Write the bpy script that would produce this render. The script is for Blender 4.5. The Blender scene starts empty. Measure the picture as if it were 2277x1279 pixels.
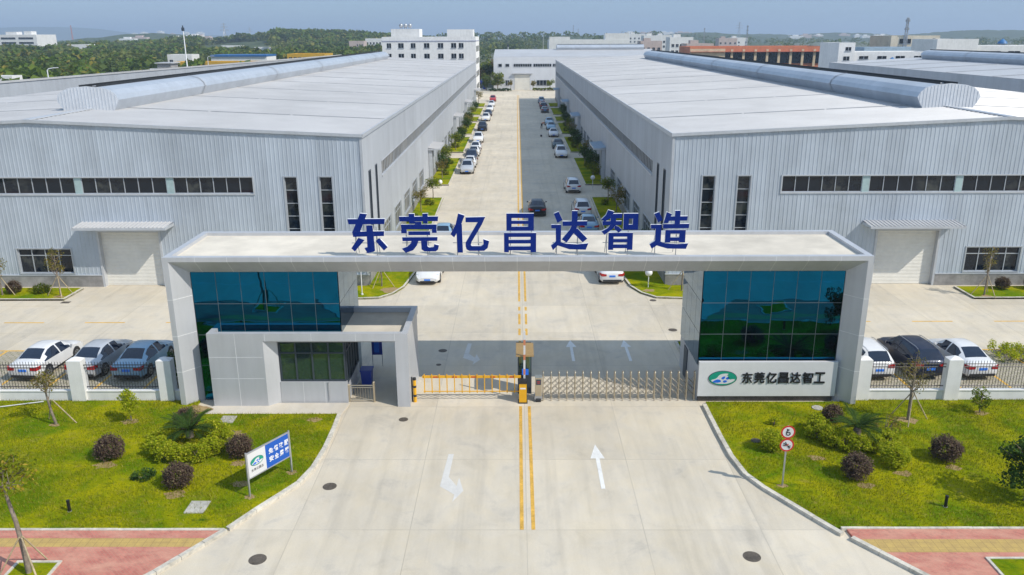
import bpy, math, random
import numpy as np
from mathutils import Vector, Matrix
R = math.radians
scene = bpy.context.scene
COL = scene.collection

# ------------------------------------------------------------------ camera
cam = bpy.data.objects.new('camera', bpy.data.cameras.new('camera'))
COL.objects.link(cam)
cam.data.sensor_width = 36.0
cam.data.lens = 1820 / 2277 * 36.0
cam.data.clip_start = 0.5
cam.data.clip_end = 30000
cam.matrix_world = Matrix.Translation((0, 0, 18)) @ Matrix.Rotation(R(0.381), 4, 'Z') @ Matrix.Rotation(R(90 - 17.145), 4, 'X') @ Matrix.Rotation(R(-0.22), 4, 'Z')
scene.camera = cam

# ------------------------------------------------------------------ sky, sun, exposure
SUN = Vector((0.92, -0.50, 1.0)).normalized()          # towards the sun
elev = math.asin(SUN.z); azim = math.atan2(SUN.x, SUN.y)
world = bpy.data.worlds.new('World'); scene.world = world; world.use_nodes = True
wn, wl = world.node_tree.nodes, world.node_tree.links
bg = wn['Background']; bg.inputs['Strength'].default_value = 0.125
sky = wn.new('ShaderNodeTexSky'); sky.sky_type = 'NISHITA'; sky.sun_disc = False
sky.sun_elevation = elev; sky.sun_rotation = azim
sky.air_density = 1.0; sky.dust_density = 0.6; sky.ozone_density = 2.0; sky.altitude = 0
tc = wn.new('ShaderNodeTexCoord'); mp = wn.new('ShaderNodeMapping'); mp.inputs['Scale'].default_value = (2.2, 2.2, 9)
nz = wn.new('ShaderNodeTexNoise'); nz.inputs['Scale'].default_value = 1.1; nz.inputs['Detail'].default_value = 5; nz.inputs['Roughness'].default_value = 0.55
cr = wn.new('ShaderNodeValToRGB'); cr.color_ramp.elements[0].position = 0.38; cr.color_ramp.elements[1].position = 0.68
cr.color_ramp.elements[1].color = (0.62, 0.62, 0.62, 1)
mb = wn.new('ShaderNodeMix'); mb.data_type = 'RGBA'; mb.inputs[0].default_value = 0.68
sx = wn.new('ShaderNodeSeparateXYZ'); mr = wn.new('ShaderNodeMapRange'); mr.inputs[1].default_value = .06; mr.inputs[2].default_value = .45
mg = wn.new('ShaderNodeMix'); mg.data_type = 'RGBA'; mg.inputs[6].default_value = (1.2, 2.5, 4.3, 1); mg.inputs[7].default_value = (3.4, 4.7, 6.6, 1)
mx = wn.new('ShaderNodeMix'); mx.data_type = 'RGBA'; mx.inputs[7].default_value = (2.7, 3.6, 5.0, 1)
wl.new(tc.outputs['Generated'], mp.inputs['Vector']); wl.new(mp.outputs[0], nz.inputs['Vector']); wl.new(nz.outputs[0], cr.inputs[0])
wl.new(cr.outputs[0], mx.inputs[0]); wl.new(tc.outputs['Generated'], sx.inputs[0]); wl.new(sx.outputs[2], mr.inputs[0]); wl.new(mr.outputs[0], mg.inputs[0]); wl.new(mg.outputs[2], mb.inputs[7]); wl.new(sky.outputs[0], mb.inputs[6]); wl.new(mb.outputs[2], mx.inputs[6]); wl.new(mx.outputs[2], bg.inputs['Color'])
sun = bpy.data.objects.new('sun', bpy.data.lights.new('sun', 'SUN')); COL.objects.link(sun)
sun.data.energy = 3.6; sun.data.angle = R(0.55); sun.data.color = (1.0, 0.945, 0.845)
sun.rotation_euler = SUN.to_track_quat('Z', 'Y').to_euler(); sun.location = (60, -40, 80)
vs = scene.view_settings; vs.view_transform = 'Standard'; vs.look = 'None'; vs.gamma = 1; vs.exposure = 0.22; vs.use_curve_mapping = False
scene.render.engine = 'CYCLES'
cy = scene.cycles; cy.use_denoising = True; cy.max_bounces = 7; cy.diffuse_bounces = 3; cy.glossy_bounces = 4
cy.transparent_max_bounces = 8; cy.volume_bounces = 0; cy.use_adaptive_sampling = True; cy.sample_clamp_indirect = 6

# ------------------------------------------------------------------ helpers
class NT:
    """short-hand for a node material"""
    def __init__(s, name):
        s.m = bpy.data.materials.new(name); s.m.use_nodes = True
        s.n, s.l = s.m.node_tree.nodes, s.m.node_tree.links
        s.b = s.n['Principled BSDF']; s._co = None
    def put(s, sock, v):
        if isinstance(v, bpy.types.NodeSocket): s.l.new(v, sock)
        else:
            if isinstance(v, tuple) and len(v) == 3 and sock.type == 'RGBA': v = v + (1,)
            sock.default_value = v
    def co(s):
        if s._co is None: s._co = s.n.new('ShaderNodeTexCoord').outputs['Object']
        return s._co
    def noise(s, scale, detail=4, rough=.6, vec=None, stretch=None, dist=0):
        v = vec or s.co()
        if stretch:
            m = s.n.new('ShaderNodeMapping'); m.inputs['Scale'].default_value = stretch; s.l.new(v, m.inputs[0]); v = m.outputs[0]
        t = s.n.new('ShaderNodeTexNoise'); t.inputs['Scale'].default_value = scale; t.inputs['Detail'].default_value = detail
        t.inputs['Roughness'].default_value = rough; t.inputs['Distortion'].default_value = dist
        s.l.new(v, t.inputs['Vector']); return t.outputs[0]
    def math(s, op, a, b=0.0, c=0.0, clamp=False):
        t = s.n.new('ShaderNodeMath'); t.operation = op; t.use_clamp = clamp
        s.put(t.inputs[0], a); s.put(t.inputs[1], b); s.put(t.inputs[2], c); return t.outputs[0]
    def rng(s, v, a, b, c=0.0, d=1.0):
        t = s.n.new('ShaderNodeMapRange'); s.put(t.inputs[0], v)
        for i, q in enumerate((a, b, c, d)): t.inputs[i + 1].default_value = q
        return t.outputs[0]
    def mix(s, f, a, b, mode='MIX'):
        t = s.n.new('ShaderNodeMix'); t.data_type = 'RGBA'; t.blend_type = mode
        s.put(t.inputs[0], f); s.put(t.inputs[6], a); s.put(t.inputs[7], b); return t.outputs[2]
    def sep(s, v=None):
        t = s.n.new('ShaderNodeSeparateXYZ'); s.l.new(v or s.co(), t.inputs[0]); return t.outputs
    def island(s):
        return s.n.new('ShaderNodeNewGeometry').outputs['Random Per Island']
    def bump(s, h, dist=.02, strength=.5):
        t = s.n.new('ShaderNodeBump'); t.inputs['Strength'].default_value = strength; t.inputs['Distance'].default_value = dist
        s.l.new(h, t.inputs['Height']); s.l.new(t.outputs[0], s.b.inputs['Normal'])
    def line(s, v, period, off, width):
        """1 on thin lines every PERIOD"""
        a = s.math('SUBTRACT', v, off); a = s.math('DIVIDE', a, period); a = s.math('FRACT', a)
        a = s.math('SUBTRACT', a, .5); a = s.math('ABSOLUTE', a); return s.math('GREATER_THAN', a, .5 - width / period / 2)
    def set(s, col=None, rough=.6, metal=0.0, **kw):
        if col is not None: s.put(s.b.inputs['Base Color'], col)
        s.put(s.b.inputs['Roughness'], rough); s.put(s.b.inputs['Metallic'], metal)
        for k, v in kw.items(): s.put(s.b.inputs[k.replace('_', ' ')], v)
        return s.m

def plain(name, col, rough=.6, metal=0.0, var=.12, scale=3.0, dirt=0.0, sheets=0.0, **kw):
    t = NT(name)
    n = t.noise(scale, 5); n2 = t.noise(scale * .17, 3)
    f = t.math('ADD', t.rng(n, .3, .7, -var, var), t.rng(n2, .3, .7, -var, var))
    f = t.math('ADD', f, 1.0)
    c = t.mix(1.0, col, (1, 1, 1), 'MULTIPLY')
    if sheets:               # every sheet has its own tone
        x, y, z = t.sep(); w_ = t.n.new('ShaderNodeTexWhiteNoise'); w_.noise_dimensions = '2D'; cb = t.n.new('ShaderNodeCombineXYZ')
        t.l.new(t.math('FLOOR', t.math('DIVIDE', x, 1.2)), cb.inputs[0]); t.l.new(t.math('FLOOR', t.math('DIVIDE', y, 1.8)), cb.inputs[1]); t.l.new(cb.outputs[0], w_.inputs[0])
        f = t.math('ADD', f, t.rng(w_.outputs[0], 0, 1, -sheets, sheets))
    if dirt:                 # rain streaks running down the sheet
        n3 = t.noise(2.2, 5, .65, stretch=(1, 1, .06)); f = t.math('ADD', f, t.rng(n3, .42, .75, 0, -dirt))
    cc = t.n.new('ShaderNodeCombineColor')
    for i in range(3): t.l.new(f, cc.inputs[i])
    c = t.mix(1.0, col, cc.outputs[0], 'MULTIPLY')
    return t.set(c, rough, metal, **kw)

class MB:
    """collects faces of one mesh"""
    def __init__(s): s.v = []; s.f = []; s.mi = []; s.sm = []
    def add(s, vs, fs, mi=0, smooth=False):
        o = len(s.v); s.v.extend(tuple(map(float, p)) for p in vs)
        for f in fs: s.f.append(tuple(i + o for i in f)); s.mi.append(mi); s.sm.append(smooth)
        return s
    def box(s, x0, x1, y0, y1, z0, z1, mi=0):
        vs = [(x, y, z) for z in (z0, z1) for y in (y0, y1) for x in (x0, x1)]
        return s.add(vs, [(0, 2, 3, 1), (4, 5, 7, 6), (0, 1, 5, 4), (2, 6, 7, 3), (0, 4, 6, 2), (1, 3, 7, 5)], mi)
    def quad(s, a, b, c, d, mi=0): return s.add([a, b, c, d], [(0, 1, 2, 3)], mi)
    def poly(s, pts, z, mi=0): return s.add([(p[0], p[1], z) for p in pts], [tuple(range(len(pts)))], mi)
    def prism(s, pts, z0, z1, mi=0):
        n = len(pts); a = sum(pts[i][0] * pts[(i + 1) % n][1] - pts[(i + 1) % n][0] * pts[i][1] for i in range(n))
        if a < 0: pts = pts[::-1]
        vs = [(p[0], p[1], z0) for p in pts] + [(p[0], p[1], z1) for p in pts]
        return s.add(vs, [tuple(range(n))[::-1], tuple(range(n, 2 * n))] + [(i, (i + 1) % n, (i + 1) % n + n, i + n) for i in range(n)], mi)
    def hull(s, A, B, mi=0, caps=True):
        n = len(A)
        fs = [(i, (i + 1) % n, (i + 1) % n + n, i + n) for i in range(n)]
        if caps: fs += [tuple(range(n))[::-1], tuple(range(n, 2 * n))]
        return s.add(list(A) + list(B), fs, mi)
    def tube(s, pts, rad, n=8, mi=0, smooth=True, caps=True):
        pts = [Vector(p) for p in pts]
        if not hasattr(rad, '__len__'): rad = [rad] * len(pts)
        vs = []; ref = None
        for i, p in enumerate(pts):
            d = (pts[min(i + 1, len(pts) - 1)] - pts[max(i - 1, 0)]).normalized()
            if ref is None: ref = Vector((0, 0, 1)).cross(d) if abs(d.z) < .9 else Vector((1, 0, 0)).cross(d)
            a = (ref - d * ref.dot(d)).normalized(); ref = a; b = d.cross(a)
            vs += [p + (a * math.cos(2 * math.pi * k / n) + b * math.sin(2 * math.pi * k / n)) * rad[i] for k in range(n)]
        fs = [(i * n + k, i * n + (k + 1) % n, (i + 1) * n + (k + 1) % n, (i + 1) * n + k) for i in range(len(pts) - 1) for k in range(n)]
        s.add(vs, fs, mi, smooth)
        if caps: s.add(vs[:n], [tuple(range(n))[::-1]], mi); s.add(vs[-n:], [tuple(range(n))], mi)
        return s
    def bar(s, a, b, w=.04, h=None, mi=0): return s.tube([a, b], (w if h is None else h) * .7071, 4, mi, False)
    def ell(s, c, r, nu=12, nv=8, mi=0):
        vs = [(c[0], c[1], c[2] - r[2])]; fs = []
        for j in range(1, nv):
            t = math.pi * j / nv
            vs += [(c[0] + r[0] * math.sin(t) * math.cos(2 * math.pi * i / nu), c[1] + r[1] * math.sin(t) * math.sin(2 * math.pi * i / nu), c[2] - r[2] * math.cos(t)) for i in range(nu)]
        vs.append((c[0], c[1], c[2] + r[2])); L = len(vs) - 1
        for i in range(nu):
            fs.append((0, 1 + (i + 1) % nu, 1 + i)); fs.append((L, L - nu + i, L - nu + (i + 1) % nu))
            for j in range(nv - 2):
                a = 1 + j * nu; fs.append((a + i, a + (i + 1) % nu, a + nu + (i + 1) % nu, a + nu + i))
        return s.add(vs, fs, mi, True)
    def build(s, name, mats, parent=None, loc=None, sharp=None):
        me = bpy.data.meshes.new(name); me.from_pydata(s.v, [], s.f)
        if not isinstance(mats, (list, tuple)): mats = [mats]
        for m in mats: me.materials.append(m)
        me.polygons.foreach_set('material_index', s.mi); me.polygons.foreach_set('use_smooth', s.sm)
        if sharp: me.set_sharp_from_angle(angle=R(sharp))
        me.update()
        o = bpy.data.objects.new(name, me); COL.objects.link(o)
        if parent: o.parent = parent
        if loc: o.location = loc
        return o

def np_mesh(name, V, F, mat, parent=None, loc=None):
    """V (n,3), F (m,k) arrays -> one mesh object"""
    me = bpy.data.meshes.new(name); k = F.shape[1]
    me.vertices.add(len(V)); me.vertices.foreach_set('co', np.ascontiguousarray(V, dtype=np.float32).ravel())
    me.loops.add(F.size); me.loops.foreach_set('vertex_index', np.ascontiguousarray(F, dtype=np.int32).ravel())
    me.polygons.add(len(F)); me.polygons.foreach_set('loop_start', np.arange(0, F.size, k, dtype=np.int32))
    me.polygons.foreach_set('loop_total', np.full(len(F), k, dtype=np.int32))
    me.materials.append(mat); me.update(calc_edges=True); me.validate()
    o = bpy.data.objects.new(name, me); COL.objects.link(o)
    if parent: o.parent = parent
    if loc: o.location = loc
    return o

def tag(o, label=None, cat=None, group=None, kind=None):
    if label: o['label'] = label
    if cat: o['category'] = cat
    if group: o['group'] = group
    if kind: o['kind'] = kind
    return o
def struct(o): o['kind'] = 'structure'; return o
def thing(name, label, cat, loc=(0, 0, 0), rz=0.0, group=None):
    o = bpy.data.objects.new(name, None); COL.objects.link(o); o.location = loc; o.rotation_euler = (0, 0, rz)
    o.empty_display_size = .3
    return tag(o, label, cat, group)
def dup(root, loc, rz=0.0, label=None, scale=None, paint=None):
    def cp(o, par):
        c = o.copy(); COL.objects.link(c)
        if par: c.parent = par
        if paint and o.type == 'MESH':
            for i, ms in enumerate(c.material_slots):
                if ms.material and ms.material.name.startswith('car_paint'):
                    ms.link = 'OBJECT'; ms.material = paint
        for ch in o.children: cp(ch, c)
        return c
    r = cp(root, None); r.location = loc; r.rotation_euler = (0, 0, rz)
    if scale: r.scale = scale if hasattr(scale, '__len__') else (scale,) * 3
    if label: r['label'] = label
    return r

def leaf_cards(rs, P, size, up=.35, aspect=.55, jitter=.35):
    """one leaf-shaped quad per point"""
    n = len(P)
    d = rs.normal(size=(n, 3)); d /= np.linalg.norm(d, axis=1)[:, None]
    nn = rs.normal(size=(n, 3)); nn[:, 2] = np.abs(nn[:, 2]) + up; nn /= np.linalg.norm(nn, axis=1)[:, None]
    u = d - nn * (d * nn).sum(1)[:, None]; u /= np.linalg.norm(u, axis=1)[:, None] + 1e-9
    w = np.cross(nn, u); sz = size * (1 + jitter * rs.uniform(-1, 1, (n, 1)))
    V = np.stack([P - u * sz * .5, P + w * sz * aspect * .5, P + u * sz * .5, P - w * sz * aspect * .5], 1).reshape(-1, 3)
    return V, np.arange(4 * n).reshape(-1, 4)
def clump_points(rs, C, rad, n):
    """n points round each centre, thinning outwards"""
    d = rs.normal(size=(len(C), n, 3)); d /= np.linalg.norm(d, axis=2)[:, :, None]
    r = rs.uniform(.25, 1, (len(C), n, 1)) ** .6
    rad = np.asarray(rad).reshape(-1, 1, 1) if np.ndim(rad) else rad
    return (C[:, None, :] + d * r * rad).reshape(-1, 3)
def shell(rs, n, c, r, lo=.75, zmin=-1.0):
    d = rs.normal(size=(n * 3, 3)); d /= np.linalg.norm(d, axis=1)[:, None]; d = d[d[:, 2] > zmin][:n]
    return np.array(c) + d * np.array(r) * rs.uniform(lo, 1.0, (len(d), 1))

def glyph(ch, w, h, depth, bold, mats, name, parent=None, loc=(0, 0, 0), rz=0.0, heavy=0):
    """one written character as solid letters, standing in the XZ plane and facing -Y; w x h metres, lower left at loc"""
    c = bpy.data.curves.new('txt', 'FONT'); c.body = ch; c.size = 1; c.offset = bold; c.extrude = .05; c.resolution_u = 3
    o = bpy.data.objects.new('txt', c); COL.objects.link(o); bpy.context.view_layer.update()
    me = bpy.data.meshes.new_from_object(o.evaluated_get(bpy.context.evaluated_depsgraph_get()))
    bpy.data.objects.remove(o); bpy.data.curves.remove(c)
    co = np.empty(len(me.vertices) * 3); me.vertices.foreach_get('co', co); co = co.reshape(-1, 3)
    lo, hi = co.min(0), co.max(0)
    x = (co[:, 0] - lo[0]) / (hi[0] - lo[0]) * w; z = (co[:, 1] - lo[1]) / (hi[1] - lo[1]) * h
    y = np.where(co[:, 2] > 0, 0.0, depth)
    me.vertices.foreach_set('co', np.stack([x, y, z], 1).ravel()); me.update()
    if heavy:                      # broaden the strokes: copies shifted by a stroke fraction, each a millimetre behind the last
        bmx = MB(); fs = [tuple(p.vertices) for p in me.polygons]; vs = [tuple(v.co) for v in me.vertices]
        for i_, (dx, dz) in enumerate([(a_ * heavy[0], b_ * heavy[1]) for a_, b_ in ((0, 0), (1, 1), (-1, 1), (1, -1), (-1, -1), (1, 0), (-1, 0))]):
            bmx.add([(q[0] + dx * w, q[1] + i_ * .0012, q[2] + dz * h) for q in vs], fs)
        bpy.data.meshes.remove(me); me = bpy.data.meshes.new(name); me.from_pydata(bmx.v, [], bmx.f); me.update()
    me.materials.clear()
    for m in mats: me.materials.append(m)
    if len(mats) > 1:
        for p in me.polygons: p.material_index = 0 if p.normal.y < -.7 else 1
    me.name = name
    ob = bpy.data.objects.new(name, me); COL.objects.link(ob); ob.location = loc; ob.rotation_euler = (0, 0, rz)
    if parent: ob.parent = parent
    return ob

# ------------------------------------------------------------------ materials
def concrete_mat(name, col, joints=True):
    t = NT(name); x, y, z = t.sep()
    n1 = t.noise(.12, 4, .6); n2 = t.noise(1.3, 6, .65, stretch=(1, .35, 1)); n3 = t.noise(14, 4, .7); n4 = t.noise(.55, 5, .7, dist=.6)
    f = t.math('ADD', t.rng(n1, .3, .7, -.10, .10), t.rng(n2, .25, .75, -.09, .09))
    f = t.math('ADD', f, t.rng(n3, .2, .8, -.05, .05)); f = t.math('ADD', f, t.rng(n4, .56, .74, 0, -.16)); f = t.math('ADD', f, 1.0)
    c = t.mix(t.rng(n4, .35, .65), col, (col[0] * .97, col[1] * 1.0, col[2] * 1.08))
    if joints:
        # every cast slab has its own tone
        cx = t.math('FLOOR', t.math('DIVIDE', t.math('SUBTRACT', x, .35), 4.45)); cyy = t.math('FLOOR', t.math('DIVIDE', t.math('SUBTRACT', y, 27.05), 5.4))
        wn_ = t.n.new('ShaderNodeTexWhiteNoise'); wn_.noise_dimensions = '2D'; cb = t.n.new('ShaderNodeCombineXYZ')
        t.l.new(cx, cb.inputs[0]); t.l.new(cyy, cb.inputs[1]); t.l.new(cb.outputs[0], wn_.inputs[0])
        f = t.math('ADD', f, t.rng(wn_.outputs[0], 0, 1, -.055, .055))
        j = t.math('MAXIMUM', t.line(x, 4.45, .35, .035), t.line(y, 5.4, 27.05, .035))
        j = t.math('MULTIPLY', j, t.rng(n2, .3, .65, .04, .28))
        f = t.math('MULTIPLY', f, t.math('SUBTRACT', 1.0, j))
        # faint tyre tracks along the lanes
        tr = t.math('ADD', t.math('ADD', t.rng(t.noise(.9, 5, .6, stretch=(1.6, .06, 1)), .52, .75, 0, -.15), t.rng(t.noise(.5, 6, .7, stretch=(.5, .5, 1), dist=2.2), .56, .70, 0, -.10)), 1.0)
        f = t.math('MULTIPLY', f, tr)
    cc = t.n.new('ShaderNodeCombineColor')
    for i in range(3): t.l.new(f, cc.inputs[i])
    t.bump(n3, .004, .4)
    return t.set(t.mix(1.0, c, cc.outputs[0], 'MULTIPLY'), .85)

M = {}
M['concrete'] = concrete_mat('concrete', (.585, .510, .388))
M['concrete2'] = concrete_mat('concrete_plain', (.585, .52, .42), False)
M['kerb'] = plain('kerb_stone', (.55, .51, .43), .85, var=.2, scale=6)
M['plinth'] = plain('plinth_render', (.27, .26, .25), .85, var=.25, scale=2)
M['earth'] = plain('earth', (.10, .105, .05), .95, var=.3, scale=.02)
M['white_wall'] = plain('white_render', (.76, .75, .73), .8, var=.06, scale=1.5, dirt=.10)
M['white'] = plain('white_paint', (.75, .75, .75), .5, var=.05)
M['cladding'] = plain('grey_cladding', (.455, .505, .565), .42, .12, var=.06, scale=.6, dirt=.13, sheets=.07)
M['cladding_side'] = plain('side_cladding', (.44, .462, .495), .45, .1, var=.05, scale=.4, dirt=.11, sheets=.05)
M['white_cladding'] = plain('white_cladding', (.62, .64, .68), .5, .05, var=.05, scale=.4)
M['roof_metal'] = plain('roof_sheet', (.50, .495, .495), .45, .1, var=.07, scale=.3)
M['roof_seam'] = plain('roof_seam', (.33, .335, .345), .6, var=.1)
M['canopy_shade'] = plain('shaded_canopy_sheet', (.36, .45, .54), .4, .1, var=.05)  # blue cast of the shade put into the sheet colour
M['trim'] = plain('edge_trim', (.50, .52, .55), .4, .2, var=.06)
M['vent'] = plain('vent_sheet', (.48, .515, .56), .38, .3, var=.08, scale=.7)
M['end_panel'] = plain('pale_end_panel', (.62, .64, .67), .45, .05, var=.05)
M['dark'] = plain('gap_shade', (.02, .022, .025), .6, var=.1)
M['shutter'] = plain('shutter_slats', (.74, .72, .66), .5, var=.05)
M['alu'] = plain('aluminium_panel', (.51, .52, .54), .42, .2, var=.05, scale=.5, dirt=.10)
M['joint'] = plain('panel_joint', (.72, .72, .72), .7, var=.05)
M['roofslab'] = plain('roof_slab', (.63, .57, .475), .9, var=.12, scale=.8)
M['steel'] = plain('stainless_steel', (.56, .49, .37), .3, .8, var=.06)
M['steel_dull'] = plain('dull_steel', (.34, .31, .26), .45, .6, var=.08)
M['steel_grey'] = plain('galvanised_steel', (.45, .46, .48), .4, .6, var=.08)
M['black_iron'] = plain('black_iron', (.02, .02, .022), .45, .3, var=.1)
M['yellow'] = plain('yellow_enamel', (.74, .38, .008), .4, var=.06)
M['line_yellow'] = plain('yellow_road_paint', (.62, .36, .06), .7, var=.22, scale=9)
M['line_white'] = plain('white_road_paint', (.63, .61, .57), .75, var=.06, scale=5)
M['blue_letter'] = plain('blue_enamel', (.001, .017, .17), .6, var=.04, Specular_IOR_Level=.15)
M['black_letter'] = plain('black_letter', (.015, .015, .018), .4, var=.05)
M['line_bright'] = plain('bright_road_paint', (.74, .73, .70), .7, var=.08, scale=6)  # straight arrows, whitened so those in the gate's shade stand out
M['sign_white'] = plain('sign_white', (.62, .62, .62), .45, var=.03)
M['sign_blue'] = plain('sign_blue', (.004, .085, .42), .45, var=.04)
M['logo_green'] = plain('logo_green', (.004, .27, .18), .4, var=.04)
M['logo_blue'] = plain('logo_blue', (.01, .13, .62), .4, var=.04)
M['red'] = plain('red_paint', (.50, .02, .015), .45, var=.05)
M['iron'] = plain('cast_iron', (.12, .10, .08), .7, .2, var=.25, scale=12)
M['stone'] = plain('stone_slab', (.42, .40, .35), .9, var=.2, scale=6)
M['granite'] = plain('dark_granite', (.085, .075, .068), .55, var=.4, scale=14)
M['tan'] = plain('tan_metal', (.36, .24, .10), .55, var=.06)
M['frame_dark'] = plain('window_frame_dark', (.06, .075, .095), .45, .3, var=.06)
M['glazing_bar'] = plain('glazing_bar', (.13, .16, .18), .4, .3, var=.05)
M['frame_pale'] = plain('window_frame_pale', (.45, .48, .52), .4, .3, var=.06)
M['bark'] = plain('bark', (.22, .18, .14), .9, var=.35, scale=9)
M['stake'] = plain('wooden_stake', (.42, .34, .21), .85, var=.25, scale=7)
M['rubber'] = plain('rubber', (.018, .018, .02), .75, var=.1)
M['rim'] = plain('alloy_rim', (.42, .43, .45), .3, .8, var=.06)
M['lamp_red'] = plain('tail_lamp', (.38, .012, .012), .18, var=.03)
M['lamp_clear'] = plain('head_lamp', (.62, .65, .68), .12, .2, var=.03)
M['plate_blue'] = plain('plate_blue', (.03, .19, .72), .4, var=.05)
M['trim_black'] = plain('black_plastic', (.022, .022, .024), .5, var=.05)
M['blue_plastic'] = plain('blue_plastic', (.01, .04, .30), .45, var=.05)
M['skin'] = plain('skin', (.42, .24, .16), .6, var=.04)
M['shirt'] = plain('orange_shirt', (.50, .14, .07), .85, var=.08)
M['trousers'] = plain('dark_trousers', (.025, .03, .05), .9, var=.1)

def glass_mat(name, col, rough=.03, metal=0.0, wave=.0, spec=.5, wscale=.7):
    t = NT(name)
    if wave:
        n = t.noise(wscale, 1.5, .5, stretch=(.8, .8, 2.6)); t.bump(n, wave, .35)
    n = t.noise(.8, 3); c = t.mix(t.rng(n, .3, .7), col, tuple(q * .86 for q in col))
    return t.set(c, rough, metal, Specular_IOR_Level=spec)
M['mirror'] = glass_mat('reflective_teal_glass', (.003, .105, .215), .02, 1.0, .014, .5, .6)
t = NT('window_glass'); r_ = t.island(); n_ = t.noise(.9, 3, .7)
M['glass_dark'] = t.set(t.mix(t.math('MULTIPLY', t.rng(r_, .55, 1), t.rng(n_, .45, .62)), (.005, .010, .018), (.06, .065, .06)), .04, 0, Specular_IOR_Level=.4)
M['glass_green'] = glass_mat('greenish_glass', (.10, .17, .15), .03, .75, .03)
t = NT('tan_streaked_glass'); n = t.noise(1.0, 3, .7, stretch=(3, 3, .25)); M['glass_side'] = t.set(t.mix(t.rng(n, .42, .62), (.035, .033, .03), (.27, .22, .15)), .12)  # dark glass with upright tan streaks, like curtains
M['glass_car'] = glass_mat('car_glass', (.006, .014, .034), .03, 0, 0, .8)

def paint(name, col, metal=.0):
    t = NT('car_paint_' + name); n = t.noise(2.0, 2)
    c = t.mix(t.rng(n, .3, .7), col, tuple(q * .93 for q in col))
    dk = max(col) < .1; return t.set(c, .32, metal, Coat_Weight=.3 if dk else .7, Coat_Roughness=.06, Specular_IOR_Level=.25 if dk else .5)
PAINT = dict(white=paint('white', (.74, .74, .74)), silver=paint('silver', (.52, .54, .57), .25), pale_blue=paint('pale_blue', (.24, .41, .55), .2),
             black=paint('black', (.012, .013, .017)), navy=paint('navy', (.015, .022, .05), .2), red=paint('red', (.42, .018, .02)),
             grey=paint('grey', (.13, .15, .17), .4), teal=paint('teal', (.03, .065, .08), .3))

def lawn_mat():
    t = NT('lawn_grass')
    n1 = t.noise(.42, 5, .62, dist=.6); n2 = t.noise(1.7, 5, .65, stretch=(.8, 1.4, 1)); n3 = t.noise(11, 5, .75, stretch=(1, 1.5, 1))
    c = t.mix(t.rng(n1, .38, .60), (.125, .205, .003), (.335, .325, .004))
    c = t.mix(t.rng(n2, .57, .80), c, (.30, .25, .06))
    c = t.mix(t.rng(n2, .43, .25), c, (.055, .115, .006))
    c = t.mix(t.rng(n3, .3, .75), t.mix(1.0, c, (.62, .66, .6), 'MULTIPLY'), t.mix(1.0, c, (1.25, 1.2, 1.2), 'MULTIPLY'))
    t.bump(n3, .05, .8)
    return t.set(c, .95, Specular_IOR_Level=.03)
M['lawn'] = lawn_mat()
def leaf_mat(name, a, b, c=None, trans=.25):
    t = NT(name); r = t.island()
    col = t.mix(t.rng(r, 0, 1), a, b)
    if c: col = t.mix(t.math('GREATER_THAN', r, .86), col, c)
    if name == 'leaf_forest':
        nl = t.noise(.018, 3, .6); col = t.mix(t.rng(nl, .45, .62, 0, .75), col, (.24, .26, .07)); nl2 = t.noise(.05, 2); col = t.mix(t.rng(nl2, .5, .65, 0, .6), col, (.055, .10, .03))
    n = t.noise(1.1, 2); col = t.mix(t.rng(n, .35, .65, 0, .12 if name == 'leaf_lime' else .4), col, t.mix(1.0, col, (.55, .62, .6), 'MULTIPLY'))
    t.set(col, .65, Specular_IOR_Level=.1)
    tr = t.n.new('ShaderNodeBsdfTranslucent'); t.l.new(col, tr.inputs[0])
    ms = t.n.new('ShaderNodeMixShader'); ms.inputs[0].default_value = trans
    t.l.new(t.b.outputs[0], ms.inputs[1]); t.l.new(tr.outputs[0], ms.inputs[2]); t.l.new(ms.outputs[0], t.n['Material Output'].inputs[0])
    return t.m
M['blade'] = leaf_mat('grass_blades', (.14, .195, .004), (.33, .30, .008), (.40, .35, .07))
M['leaf_mid'] = leaf_mat('leaf_mid', (.10, .16, .012), (.23, .27, .022), (.36, .31, .03), .4)
M['leaf_lime'] = leaf_mat('leaf_lime', (.30, .38, .010), (.56, .58, .028), (.66, .62, .06), .58)
M['leaf_street'] = leaf_mat('leaf_street', (.17, .23, .012), (.36, .36, .03), (.50, .36, .05), .5)
M['leaf_dark'] = leaf_mat('leaf_dark', (.03, .075, .014), (.08, .14, .025), None, .3)
M['leaf_maroon'] = leaf_mat('leaf_maroon', (.085, .055, .042), (.18, .12, .088), (.22, .18, .09))
M['leaf_olive'] = leaf_mat('leaf_olive', (.15, .14, .03), (.30, .25, .05), (.36, .22, .06), .4)
M['leaf_forest'] = leaf_mat('leaf_forest', (.065, .12, .024), (.15, .20, .04), (.24, .22, .05), .4)
M['leaf_forest_b'] = leaf_mat('leaf_forest_light', (.10, .17, .026), (.20, .26, .04), (.30, .26, .05), .4)
M['leaf_cycad'] = leaf_mat('leaf_cycad', (.03, .07, .012), (.07, .12, .02))
M['leaf_orange'] = leaf_mat('leaf_orange', (.13, .10, .02), (.24, .13, .03))

# ------------------------------------------------------------------ ground, paving, lawns
g_ = MB(); g_.quad((-9000, -600, -.05), (9000, -600, -.05), (9000, 12000, -.05), (-9000, 12000, -.05)); struct(g_.build('ground', M['earth']))
c_ = MB(); c_.quad((-66, -40, 0), (66, -40, 0), (66, 300, 0), (-66, 300, 0)); struct(c_.build('concrete_road', M['concrete']))

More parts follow.
